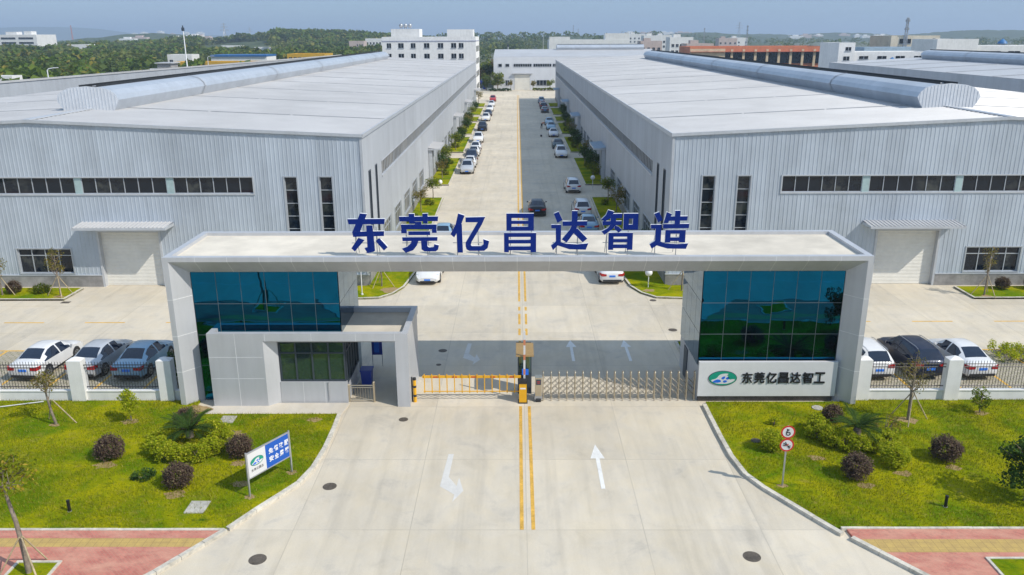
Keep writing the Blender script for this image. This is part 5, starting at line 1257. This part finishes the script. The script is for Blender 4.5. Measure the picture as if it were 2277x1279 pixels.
# ------------------------------------------------------------------ sheds and buildings farther away
def far_shed(name, label, x0, x1, y0, y1, ze, zr, axis='y', vent=None, rz=0.0, org=None, wallm=None, wins=()):
    root = thing(name, label, 'warehouse', org or (0, 0, 0), rz); w = MB(); r = MB()
    if axis == 'y':
        xm = (x0 + x1) / 2
        w.quad((x0, y0, 0), (x0, y1, 0), (x0, y1, ze), (x0, y0, ze)); w.quad((x1, y0, 0), (x1, y1, 0), (x1, y1, ze), (x1, y0, ze))
        for y in (y0, y1): w.add([(x0, y, 0), (x1, y, 0), (x1, y, ze), (xm, y, zr), (x0, y, ze)], [(0, 1, 2, 3, 4)])
        sides = ((x0, xm), (x1, xm)); n = 1
        for a, b in sides:
            for k in range(n):
                q0, q1 = y0 + (y1 - y0) * k / n, y0 + (y1 - y0) * (k + 1) / n
                r.quad((a, q0, ze + .02), (a, q1, ze + .02), (b, q1, zr + .02), (b, q0, zr + .02))
            y = y0 + 10
            while y < y1: r.hull([(a, y, ze + .06), (a, y + .25, ze + .06), (a, y + .25, ze + .1), (a, y, ze + .1)], [(b, y, zr + .06), (b, y + .25, zr + .06), (b, y + .25, zr + .1), (b, y, zr + .1)], 1); y += 14
    else:
        ym = (y0 + y1) / 2
        w.quad((x0, y0, 0), (x1, y0, 0), (x1, y0, ze), (x0, y0, ze)); w.quad((x0, y1, 0), (x1, y1, 0), (x1, y1, ze), (x0, y1, ze))
        for x in (x0, x1): w.add([(x, y0, 0), (x, y1, 0), (x, y1, ze), (x, ym, zr), (x, y0, ze)], [(0, 1, 2, 3, 4)])
        for a in (y0, y1): r.quad((x0, a, ze + .02), (x1, a, ze + .02), (x1, ym, zr + .02), (x0, ym, zr + .02))
    w.build('wall', wallm or M['cladding_side'], root); r.build('roof', [M['roof_metal'], M['roof_seam']], root)
    if vent: ridge_vent(root, vent[0], vent[1], vent[2], vent[3], axis)
    return root
l2 = thing('warehouse', 'second grey warehouse beyond the left one, only its lit wall top showing', 'warehouse', (-79, 110, 0), R(-5.2))
m = MB(); m.hull([(0, -20, 0), (0, 190, 0), (-16, 190, 0), (-16, -20, 0)], [(0, -20, 11.55), (0, 190, 11.55), (-16, 190, 7.2), (-16, -20, 7.2)], caps=False); m.build('wall', M['cladding_side'], l2)
m = MB(); m.quad((.1, -20, 11.6), (.1, 190, 11.6), (-16, 190, 7.25), (-16, -20, 7.25)); m.box(-.05, .14, -20, 190, 11.35, 11.66); m.build('roof', M['roof_metal'], l2)
far_shed('warehouse', 'white roofed warehouse with blue shaded wall beyond the right warehouse', 72, 112, 62, 196, 11.7, 12.7, vent=(92, 70, 189, 12.5))
fs = far_shed('warehouse', 'pale warehouse with one roller door closing the far end of the inner road', -7.9, 49, 288, 334, 10.9, 13.0, 'x', (311, 14.5, 46, 12.6), wallm=M['white_cladding'])
def PB(a, o, z): return (a, 288 - o, z)
for a, b, z0, z1, n in ((-6.3, -5.0, 7.6, 8.7, 1), (-3.9, -2.5, 7.6, 8.7, 1), (-1.1, 5.1, 7.6, 8.7, 8), (5.6, 11.8, 7.6, 8.7, 8), (12.2, 18, 7.6, 8.7, 8), (-3.9, -2.5, 1.4, 3.3, 2), (6.75, 11.2, 1.4, 3.3, 4)):
    window(fs, PB, a, b, z0, z1, n, [], M['glass_dark'], M['frame_pale'], -.05, .12, False)
roller_door(fs, PB, -.75, 4.4, 5.0, -.06); canopy(fs, PB, -1.5, 5.3, 5.3, .7)

def block(name, label, x0, x1, y0, y1, h, mat, wins=(), group=None, cat='building', parapet=.5, pents=(), side=()):
    """flat-roofed building: wall, roof, parapet, windows (x0, x1, z0, z1) on the face towards the camera"""
    root = thing(name, label, cat, ((x0 + x1) / 2, y0, 0), 0, group); ox = (x0 + x1) / 2
    w = MB(); w.box(x0 - ox, x1 - ox, 0, y1 - y0, 0, h - parapet)
    for q in ((x0 - ox, x1 - ox, 0, .3), (x0 - ox, x1 - ox, y1 - y0 - .3, y1 - y0), (x0 - ox, x0 - ox + .3, .3, y1 - y0 - .3), (x1 - ox - .3, x1 - ox, .3, y1 - y0 - .3)): w.box(*q, h - parapet, h)
    w.build('wall', mat, root)
    for p in pents: m = MB(); m.box(p[0] - ox, p[1] - ox, p[2], p[3], h - parapet, p[4]); m.build('roof_house', mat, root)
    for a, b, z0, z1 in wins:
        g = MB(); g.box(a - ox, b - ox, -.06, .02, z0, z1); o = g.build('window', M['glass_dark'], root)
        f = MB(); f.box((a + b) / 2 - ox - .05, (a + b) / 2 - ox + .05, -.09, -.06, z0, z1); f.box(a - ox - .1, b - ox + .1, -.16, 0, z0 - .12, z0); f.build('frame', M['frame_pale'], o)
    for a, b, z0, z1 in side:
        g = MB(); g.box(x1 - ox - .02, x1 - ox + .06, a - y0, b - y0, z0, z1); g.build('window', M['glass_dark'], root)
    return root
# white office block at the far end, left
W4 = []
for z in (12.65, 9.75, 6.8, 3.9):
    for a, w_ in ((-37.3, 1.2), (-34.0, 1.5), (-30.4, 1.3), (-26.6, 1.5), (-22.6, 1.5), (-18.8, 1.4), (-16.6, 1.3)): W4.append((a, a + w_, z + 1.9, z + 3.2))
wb = block('office_block', 'white four storey block with two roof houses and water tanks behind the left warehouse', -38.7, -11.8, 245, 268, 17.6, M['white_wall'], W4, parapet=1.0,
           pents=((-36.1, -28, 1, 9, 19.75), (-20.0, -12.6, 1, 10, 19.6)), side=[(248 + 4.5 * k, 250 + 4.5 * k, z, z + 1.6) for k in range(4) for z in (2.5, 6.2, 9.9, 13.4)])
m = MB(); m.box(-13.6, 13.6, -.1, -.004, 16.3, 16.55); m.build('string_course', plain('grey_violet_band', (.36, .37, .46), .7), wb)
m = MB(); m.box(13.46, 13.52, 0, 22, 16.3, 16.55); m.build('string_course', plain('grey_violet_band_b', (.36, .37, .46), .7), wb)
for i, x in enumerate((-33.5, -32.2, -30.9)):
    t = thing('water_tank', ['first', 'middle', 'last'][i] + ' of three steel ball water tanks on the white office block', 'water tank', (x, 248.5, 19.75), 0, 'ball shaped water tanks on the office block')
    m = MB(); m.ell((0, 0, .95), (.6, .6, .6), 14, 10); m.build('tank', M['steel_grey'], t); m = MB()
    for a in (.8, 2.4, 3.9, 5.5): m.bar((.4 * math.cos(a), .4 * math.sin(a), 0), (.4 * math.cos(a), .4 * math.sin(a), .7), .06)
    m.build('stand', M['steel_grey'], t)
# white block behind the far shed
block('office_block', 'long white block with stair tower behind the far warehouse', 17, 59.5, 450, 472, 15.5, M['white_wall'], [(26.5 + 5.4 * k, 28.9 + 5.4 * k, 12.0, 13.3) for k in range(6)] + [(21.5, 23.6, 12, 13.3)], parapet=1.2, pents=((17.2, 28, .1, 8, 17.0), (46.5, 59.3, .1, 8, 18.7)))
ob = block('market_building', 'long orange arcade building with pale pillars on the right skyline', 67, 120, 330, 352, 13.4, plain('orange_render', (.55, .19, .10), .8), (), parapet=.4)
m = MB(); m.box(-26.5, 26.5, -.4, -.02, 7.2, 11.4); m.build('arcade_glass', M['glass_dark'], ob)
for k in range(11): m = MB(); m.box(-19.5 + k * 4.55 - .45, -19.5 + k * 4.55 + .45, -.9, -.4, 6, 12.4); m.build('pillar', plain('sand_render_%d' % k, (.62, .48, .32), .8), ob)
m = MB(); m.box(-26.5, -13, -.8, -.42, 8.5, 12.6); m.build('wall_panel', plain('sand_panel', (.62, .48, .32), .8), ob)
m = MB(); m.box(-26.5, 26.5, -1.6, -.02, 11.4, 11.6); m.build('eaves', plain('red_tile', (.40, .10, .06), .8), ob)
block('factory_block', 'white block with two windows beyond the right warehouse roof', 75.4, 79.2, 200, 212.5, 16.0, M['white_wall'], [(77.0, 78.3, 14.2, 15.0), (76.7, 78.1, 12.0, 12.9)])
block('factory_block', 'low white wing with a row of slit windows beyond the right warehouse', 79.3, 99, 201, 212, 13.9, M['white_wall'], [(80.8 + 4.3 * k, 82.9 + 4.3 * k, 12.3, 12.95) for k in range(4)])
bb = block('factory_block', 'beige rooftop building with dark windows under the antenna mast', 131, 148, 300, 318, 17.3, plain('beige_render', (.58, .50, .38), .8), [(134, 138, 14.6, 16.2), (139.5, 142.5, 14.2, 16), (143.2, 144.6, 14.6, 16.2), (145.5, 146.4, 14.4, 16.4)])
block('factory_block', 'pale blue wing below the beige rooftop building', 118, 150, 290, 299, 13.6, plain('pale_blue_render', (.36, .47, .58), .8))
block('factory_block', 'plain white tall block at the right picture edge', 107, 117.5, 218, 232, 16.6, M['white_wall'])
block('factory_block', 'long white block with flat top at the right picture edge', 117.6, 150, 219, 232, 14.9, M['white_wall'], [(121 + 5 * k, 124 + 5 * k, 13.2, 13.6) for k in range(5)])
for x, y, z, lab in ((136.0, 240, 15.2, 'blue roof ventilator turret on the white block at the right edge'), (86.5, 196.2, 11.5, 'small grey turret with blue cap by the low white wing')):
    t = thing('vent_turret', lab, 'vent', (x, y, 0)); m = MB(); m.tube([(0, 0, 0), (0, 0, z)], .9, 12); m.build('duct', M['steel_grey'], t); m = MB(); m.tube([(0, 0, z), (0, 0, z + .5), (0, 0, z + 1.3)], [1.3, 1.1, .1], 12); m.build('cap', plain('blue_cap_%d' % int(x), (.03, .16, .38), .5), t)
# left side
yel = plain('yellow_render', (.55, .33, .03), .8)
block('yellow_hall', 'long yellow wall of a low hall beyond the left warehouse', -122, -80, 300, 312, 9.3, yel)
block('yellow_hall', 'yellow hall with a row of small dark windows on the left skyline', -89.3, -74.6, 330, 345, 11.3, yel, [(-88.5 + 1.8 * k, -87.4 + 1.8 * k, 9.4, 10.1) for k in range(7)])
bs = block('storage_shed', 'white shed with a blue roof edge beyond the left warehouse', -137, -112, 380, 395, 9.2, M['white_wall']); m = MB(); m.box(-12.6, 12.6, -.6, 15.4, 9.2, 10.0); m.build('roof_edge', plain('blue_fascia', (.02, .12, .33), .5), bs)
hs = block('house', 'small grey white house with stepped roof at the edge of the wood', -100, -93.5, 230, 238, 9.6, M['white_wall'], [(-98.5 + 1.6 * k, -97.5 + 1.6 * k, 7.6, 8.6) for k in range(3)]); m = MB(); m.box(-1.5, 2.2, 1, 6, 9.6, 10.9); m.build('roof_house', M['plinth'], hs); m = MB(); m.box(-2, 2.7, .5, 6.5, 10.9, 11.15); m.build('roof_slab', M['roof_metal'], hs)
block('storage_shed', 'grey white shed at the left picture edge among trees', -126, -114, 190, 194, 9.6, M['white_wall'], parapet=.3)
block('factory_block', 'white factory block with ribbon windows on the far left skyline', -440, -394, 700, 730, 19.8, M['white_wall'], [(-438 + 14.5 * k, -426 + 14.5 * k, z, z + 1.4) for k in range(3) for z in (16.2, 12.6)], pents=((-420, -411, 2, 10, 22), (-405, -399, 2, 10, 22.4)))
pk = plain('pink_render', (.52, .42, .38), .8)
def grid(x0, x1, nx, z0, nz, dz, w_, h_): return [(x0 + (x1 - x0 - w_) * i / max(1, nx - 1), x0 + (x1 - x0 - w_) * i / max(1, nx - 1) + w_, z0 + dz * j, z0 + dz * j + h_) for i in range(nx) for j in range(nz)]
block('apartment_block', 'pink apartment block left of the white office block', -118, -107.5, 600, 612, 14.4, pk, grid(-112.5, -108.3, 3, 4.5, 3, 3.2, .8, 1.3))
block('apartment_block', 'cream apartment block with small windows next to the white office block', -113.5, -98, 640, 652, 15.9, M['white_wall'], grid(-112.5, -99.5, 6, 5, 3, 3.4, 1.2, 1.4))
for i, (x0, x1, y, h, nx, lab) in enumerate(((72.5, 85, 500, 14.4, 4, 'white apartment block nearest the far warehouse roof'), (86, 99, 480, 16.5, 5, 'white apartment block right of the far warehouse, second in the cluster'), (100, 118, 560, 14.4, 4, 'low white apartment block before the wooded hill'), (84.5, 98, 425, 13.6, 3, 'white flat roofed block left of the orange arcade'),
                                         (118, 139, 900, 18.6, 5, 'tallest grey pink apartment block in the right cluster'), (140, 160, 860, 17.4, 4, 'grey pink apartment block at the back of the right cluster'), (189, 206, 800, 14.4, 4, 'pale block behind the orange arcade roof'), (207, 224, 830, 14.8, 3, 'pale block at the end behind the orange arcade'), (95, 112, 640, 17.2, 5, 'rose white apartment block in the middle of the right cluster'))):
    block('apartment_block', lab, x0, x1, y, y + 14, h, M['white_wall'] if i % 3 else pk, grid(x0 + 1, x1 - 1, nx, h - 8.6, 2, 3.4, 1.5, 1.5), group='apartment blocks on the right skyline', pents=((x0 + 2, x0 + 6, 1, 6, h + 1.6),))
# tiny far city
rr = random.Random(4)
def city(n, x0, x1, y0, y1, h0, h1, lab, grp, w0=10, w1=26):
    for _ in range(n):
        y = rr.uniform(y0, y1); x = rr.uniform(x0, x1) * y / y1; w_ = rr.uniform(w0, w1); h = rr.uniform(h0, h1)
        m = MB(); m.box(-w_ / 2, w_ / 2, 0, 12, 0, h); m.box(-w_ / 4, w_ / 6, 3, 9, h, h + 2.5)
        o = m.build('distant_block', rr.choice([M['white_wall'], M['white_wall'], pk])); o.location = (x, y, 0); tag(o, lab, 'building', grp)
city(16, -690, -430, 1300, 1450, 14, 19, 'tiny white low block on the left horizon above the wood', 'low blocks on the left horizon', 14, 40)
city(12, -1620, -1330, 3300, 3600, 28, 44, 'tiny pale tower block in the haze on the left horizon', 'tower blocks in the left haze', 16, 26)
city(16, 380, 620, 2600, 3000, 14, 26, 'tiny pale block on the horizon above the orange arcade', 'far blocks above the orange arcade', 18, 40)
city(18, 760, 1200, 2200, 2400, 9, 17, 'tiny pale block on the right horizon', 'far blocks on the right horizon', 16, 36)

# masts, towers and poles
def mast(name, label, cat, x, y, h, kind, mat=None, group=None):
    t = thing(name, label, cat, (x, y, 0), 0, group); mat = mat or M['steel_grey']
    if kind == 'pole':
        m = MB(); m.tube([(0, 0, 0), (0, 0, h)], [.22, .12], 8); m.build('pole', mat, t); m = MB()
        for a in range(4): c, s_ = math.cos(a * 1.57), math.sin(a * 1.57); m.box(c * .2 - .14, c * .2 + .14, s_ * .2 - .14, s_ * .2 + .14, h - 1.0, h - .2)
        m.tube([(0, 0, h - .2), (0, 0, h + .3)], .15, 8); m.build('lamp_head', M['frame_dark'], t)
    elif kind == 'street':
        m = MB(); m.tube([(0, 0, 0), (0, 0, h - .3), (.3, 0, h), (1.6, 0, h + .15)], [.14, .1, .08, .06], 8); m.build('pole', mat, t); m = MB(); m.box(1.1, 2.0, -.15, .15, h + .1, h + .22); m.build('lamp_head', M['sign_white'], t)
    else:
        w0 = h * (.09 if kind == 'pylon' else .028); m = MB(); n = 9
        def c(f, sx, sy): q = w0 * (1 - f) ** 1.2 + .25; return (sx * q, sy * q, h * f)
        for k in range(n):
            a, b = k / n, (k + 1) / n
            for sx, sy in ((1, 1), (1, -1), (-1, -1), (-1, 1)):
                m.bar(c(a, sx, sy), c(b, sx, sy), .28 * h / 40); nx_ = (sx, -sy) if sx * sy > 0 else (-sx, sy)
                m.bar(c(a, sx, sy), c(b, *nx_), .16 * h / 40); m.bar(c(b, sx, sy), c(b, *nx_), .16 * h / 40)
        m.build('lattice', mat, t)
        if kind == 'pylon':
            for z, w_ in ((.72, .2), (.84, .16), (.95, .1)): m = MB(); m.bar((-h * w_, 0, h * z), (h * w_, 0, h * z), .3 * h / 40); m.bar((-h * w_, 0, h * z), (0, 0, h * (z + .04)), .2 * h / 40); m.bar((h * w_, 0, h * z), (0, 0, h * (z + .04)), .2 * h / 40); m.build('cross_arm', mat, t)
        elif kind == 'antenna':
            for z in (.84, .96):
                m = MB()
                for a in range(6): q = a * 1.047; m.box(1.2 * math.cos(q) * h / 40 - .09, 1.2 * math.cos(q) * h / 40 + .09, 1.2 * math.sin(q) * h / 40 - .09, 1.2 * math.sin(q) * h / 40 + .09, h * z - .6 * h / 40, h * z + .6 * h / 40); m.bar((0, 0, h * z), (1.2 * math.cos(q) * h / 40, 1.2 * math.sin(q) * h / 40, h * z), .08)
                m.build('antenna', mat, t)
    return t
mast('light_mast', 'tall white floodlight mast beyond the left warehouse', 'light mast', -83.8, 215, 20.3, 'pole', M['white'])
mast('street_lamp', 'white street lamp arm above the wood at far left', 'street lamp', -83.5, 150, 12.6, 'street', M['white'])
mast('street_lamp', 'curved white street lamp by the blue edged shed', 'street lamp', -95.5, 262, 12.0, 'street', M['white'])
mast('radio_tower', 'red and white lattice radio tower on the left skyline', 'tower', -781, 1500, 37, 'antenna', plain('faded_red', (.45, .16, .13), .6))
mast('pylon', 'grey power pylon on the wooded hill left of centre', 'pylon', -444, 1300, 37, 'pylon')
mast('pylon', 'faint power pylon in the haze farther left of centre', 'pylon', -779, 2500, 42, 'pylon')
mast('radio_tower', 'lattice radio tower above the wooded hill right of centre', 'tower', 99, 1500, 34, 'antenna'); mast('radio_tower', 'faint thinner tower right beside the radio tower on the hill', 'tower', 107.5, 1500, 28, 'antenna')
mast('pylon', 'faint pylon above the orange arcade', 'pylon', 466, 1800, 42, 'pylon'); mast('radio_tower', 'slim dark mast above the orange arcade', 'tower', 188, 700, 24.8, 'antenna'); mast('radio_tower', 'small mast on the right wooded hill', 'tower', 196.8, 900, 24.3, 'antenna')
mast('antenna_mast', 'antenna mast rising above the beige rooftop building', 'antenna mast', 135.8, 299.5, 23.2, 'antenna'); mast('street_lamp', 'white lamp mast before the wooded hill in the middle', 'street lamp', 18.6, 600, 19.5, 'street', M['white'])
mast('light_mast', 'short white mast behind the far warehouse roof', 'light mast', -3.5, 345, 14.5, 'pole', M['white'])
t = thing('storage_tank', 'small dark blue tank among trees beside the far warehouse', 'tank', (-11.3, 292, 0)); m = MB(); m.ell((0, 0, 2.6), (1.5, 1.5, 1.1), 14, 10); m.build('tank', M['blue_plastic'], t); m = MB(); m.tube([(0, 0, 0), (0, 0, 1.8)], .5, 10); m.build('stand', M['blue_plastic'], t)

t = NT('dry_field'); n = t.noise(.05, 4, .7); M['field'] = t.set(t.mix(t.rng(n, .35, .65), (.34, .27, .14), (.20, .22, .07)), .95)
m = MB(); m.poly([(-.37 * 570, 570), (-.29 * 570, 570), (-.29 * 890, 890), (-.37 * 890, 890)], .3); struct(m.build('field', M['field']))
for i, (x, y, w_, h, lab) in enumerate(((-224, 640, 22, 8, 'long pale shed in the dry field beyond the wood'), (-215, 720, 14, 9, 'small white house in the dry field beyond the wood'), (-255, 760, 18, 10, 'white house at the left edge of the dry field'), (-245, 860, 34, 12, 'row of white buildings at the back of the dry field'), (-165, 415, 12, 9.5, 'small white house inside the wood left of the blue edged shed'), (-330, 640, 16, 12.5, 'pale house standing among trees in the left wood'), (-480, 1280, 42, 17, 'pinkish white block behind the wood left of the pylon'), (-440, 1290, 30, 15.5, 'second pale block behind the wood left of the pylon'), (-170, 760, 20, 10.5, 'white low house at the foot of the wooded hill'))):
    block('house', lab, x - w_ / 2, x + w_ / 2, y, y + 10, h, M['white_wall'] if i % 3 else pk, grid(x - w_ / 2 + 1, x + w_ / 2 - 1, max(2, int(w_ / 5)), h - 4, 1, 3, 1.6, 1.5), group='pale houses beyond the left wood')

# trees near the far shed
GF = 'trees around the far warehouse'
tree('broad_tree', 'round green tree left of the far warehouse door', 'tree', (-6.4, 284, 0), 6.6, 4.0, 2.2, 2.2, 26, 1300, .55, M['leaf_mid'], 41, .16, 0, 10, .9, group=GF)
tree('broad_tree', 'darker tree at the left corner of the far warehouse', 'tree', (-10.4, 286, 0), 5.6, 3.4, 2.3, 2.0, 24, 1200, .55, M['leaf_forest'], 42, .16, 0, 10, .9, group=GF)
tree('young_tree', 'small tree left beside the far roller door', 'tree', (-2.0, 285.5, 0), 3.4, 2.3, 1.0, .9, 12, 420, .35, M['leaf_olive'], 43, .09, 0, 8, .5, group=GF)
tree('young_tree', 'small tree right beside the far roller door', 'tree', (5.5, 285.5, 0), 3.4, 2.4, .9, .9, 12, 420, .35, M['leaf_olive'], 44, .09, 0, 8, .5, group=GF)
tree('young_tree', 'leafy tree at the far end by the right warehouse corner', 'tree', (11.3, 284, 0), 3.9, 2.7, 1.3, 1.0, 12, 420, .4, M['leaf_mid'], 45, .1, 0, 8, .6, group=GF)
shrub('dark clipped hedge before the far warehouse, left of its door', 'hedge', (-6, 281.5, 0), 1, 1.0, M['leaf_dark'], 1600, .35, 46, 'hedge', shape=[(-2.6 + k * 1.0, 0, .8) for k in range(7)])
shrub('green hedge before the far warehouse, right of its door', 'hedge', (9, 283, 0), 1, 1.1, M['leaf_mid'], 1600, .35, 47, 'hedge', shape=[(-3 + k * 1.0, 0, .8) for k in range(7)])
rs = np.random.RandomState(5)
for i, (x, y, h, mm) in enumerate(((-20, 300, 8, 'leaf_forest'), (-15.5, 310, 8.5, 'leaf_orange'), (-11.5, 322, 9, 'leaf_forest'), (-13, 345, 9, 'leaf_mid'), (-18, 360, 9.5, 'leaf_forest'), (-9.5, 352, 9, 'leaf_orange'), (-13.5, 305, 5.5, 'leaf_orange'))):
    tree('broad_tree', ['dark tree', 'orange tinged tree', 'tall dark tree', 'light green tree', 'dense dark tree', 'orange tinged crown', 'low orange green tree'][i] + ' in the gap by the far warehouse, ' + ['by the office wall', 'in the middle', 'close to the shed corner', 'behind the blue tank', 'at the back', 'topmost', 'nearest the road'][i], 'tree', (x, y, 0), h, h * .55, 3.0, h * .42, 22, 1000, .8, M[mm], 60 + i, .2, 0, 8, 1.2, group='trees in the gap beside the office block')

# ------------------------------------------------------------------ wooded hills and the wood on the left
HL = [(-221, 900, 13.5, 130, 170), (-60, 1100, 12, 90, 160), (40, 1150, 12.5, 120, 160), (-640, 1500, 22, 140, 200), (-420, 1400, 13, 160, 180), (430, 2000, 21, 170, 200), (680, 2400, 17, 220, 200), (1210, 2200, 25, 260, 200), (950, 2500, 20, 220, 200), (130, 1500, 16, 220, 180), (-950, 2300, 18, 260, 200)]
def hz_(x, y):
    z = np.zeros_like(x)
    for a, b, h, sx, sy in HL: z = np.maximum(z, h * np.exp(-((x - a) / sx) ** 2 - ((y - b) / sy) ** 2))
    return z
t = NT('wooded_hill'); n1 = t.noise(.02, 4, .7); n2 = t.noise(.11, 4, .7)
M['hill'] = t.set(t.mix(t.rng(n2, .35, .65), t.mix(t.rng(n1, .4, .6), (.018, .04, .014), (.035, .06, .018)), (.065, .085, .025)), 1.0)
gx, gy = np.meshgrid(np.arange(-1800, 1801, 16.0), np.arange(560, 2960, 16.0)); rs = np.random.RandomState(2)
gz = hz_(gx, gy); gz = np.where(gz > 2.0, gz + rs.uniform(-2.2, 2.2, gz.shape), -4.0)
gx2 = gx + rs.uniform(-5, 5, gx.shape); ny, nx = gx.shape; idx = np.arange(ny * nx).reshape(ny, nx)
F = np.stack([idx[:-1, :-1], idx[:-1, 1:], idx[1:, 1:], idx[1:, :-1]], -1).reshape(-1, 4); keep = gz.ravel()[F].max(1) > -3
o = np_mesh('hills', np.stack([gx2, gy, gz], -1).reshape(-1, 3), F[keep], M['hill']); struct(o)
a = np.linspace(-4600, -1700, 60); top_ = 18 + 75 * np.exp(-((a + 3500) / 620) ** 2) + 6 * np.sin(a / 130); V = np.concatenate([np.stack([a, np.full(60, 6000.), np.full(60, -5.)], 1), np.stack([a, np.full(60, 6300.), top_], 1), np.stack([a, np.full(60, 7000.), np.full(60, -5.)], 1)])
F = np.concatenate([np.stack([np.arange(59) + q, np.arange(1, 60) + q, np.arange(61, 120) + q, np.arange(60, 119) + q], 1) for q in (0, 60)]); struct(np_mesh('hills', V, F, M['hill']))
def wood(name, n, pts, seed, cards, mat):
    """many broad crowns of leaf cards"""
    rs = np.random.RandomState(seed); X, Y = pts; n = len(X)
    D = np.hypot(X, Y); rad = 1.9 + 4.6 * rs.uniform(0, 1, n) ** 1.6 * np.clip(D / 420, .8, 1.5); hh = rs.uniform(4.5, 8.5, n) + rad * .6
    d = rs.normal(size=(n, cards, 3)); d /= np.linalg.norm(d, axis=2)[:, :, None]; d[:, :, 2] = np.abs(d[:, :, 2]) * 1.25 - .35
    C = np.stack([X, Y, hz_(X, Y) + hh * .62], 1)
    P = C[:, None, :] + d * np.stack([rad, rad, hh * .38], 1)[:, None, :] * rs.uniform(.7, 1.05, (n, cards, 1))
    P = P.reshape(-1, 3); size = np.repeat(rad * .44, cards)[:, None]
    V, F = leaf_cards(rs, P, size, .5, .7); return tag(np_mesh(name, V, F, mat), kind='stuff')
rs = np.random.RandomState(9); n = 5200
D = 150 + 900 * rs.uniform(0, 1, n) ** .62; A = rs.uniform(-.70, -.10, n)
X, Y = A * D, D
k = ~((X > -64) & (Y < 290)) & ~((X > -150) & (X < -76) & (Y < 300) & (X > -80 - (Y - 108) * -.09)) & ~((X > -145) & (X < -70) & (Y > 292) & (Y < 400)) & ~((X > -42) & (Y < 320)) & ~((X > -104) & (X < -90) & (Y > 222) & (Y < 240)) & ~((X < -109) & (X > -128) & (Y > 178) & (Y < 202)) & ~((X > -150) & (X < -52) & (Y > 60) & (Y < 130))
k &= ~((Y > 560) & (Y < 900) & (X / Y < -.285) & (X / Y > -.375)) & ~((Y > 330) & (Y < 470) & (X / Y < -.37) & (X / Y > -.43))
lim = -79 + (Y - 110) * .091 - 6
k &= ~((Y < 305) & (X > lim - 16))
X, Y = X[k], Y[k]
q = rs.uniform(0, 1, len(X)); sel = q < .62
wood('forest', 0, (X[sel], Y[sel]), 1, 84, M['leaf_forest']); wood('forest', 0, (X[~sel], Y[~sel]), 2, 84, M['leaf_forest_b'])
n = 900; X = rs.uniform(-180, 190, n); Y = rs.uniform(480, 1150, n); k = (np.abs(X) < Y * .13) & ~((X > 5) & (X < 130) & (Y < 700)); wood('forest', 0, (X[k], Y[k]), 3, 40, M['leaf_forest'])
n = 500; X = rs.uniform(60, 900, n); Y = rs.uniform(900, 1700, n); k = (X > Y * .12); wood('forest', 0, (X[k], Y[k]), 4, 30, M['leaf_forest'])

# ------------------------------------------------------------------ haze over the plain
t = bpy.data.materials.new('haze'); t.use_nodes = True; nn = t.node_tree.nodes; nn.clear()
out = nn.new('ShaderNodeOutputMaterial'); pv = nn.new('ShaderNodeVolumePrincipled'); pv.inputs['Color'].default_value = (.66, .81, 1.0, 1); pv.inputs['Density'].default_value = 2.7e-4; pv.inputs['Anisotropy'].default_value = .1
t.node_tree.links.new(pv.outputs[0], out.inputs['Volume'])
m = MB(); m.box(-8000, 8000, -550, 11500, -7, 110); tag(m.build('haze', t), kind='stuff')
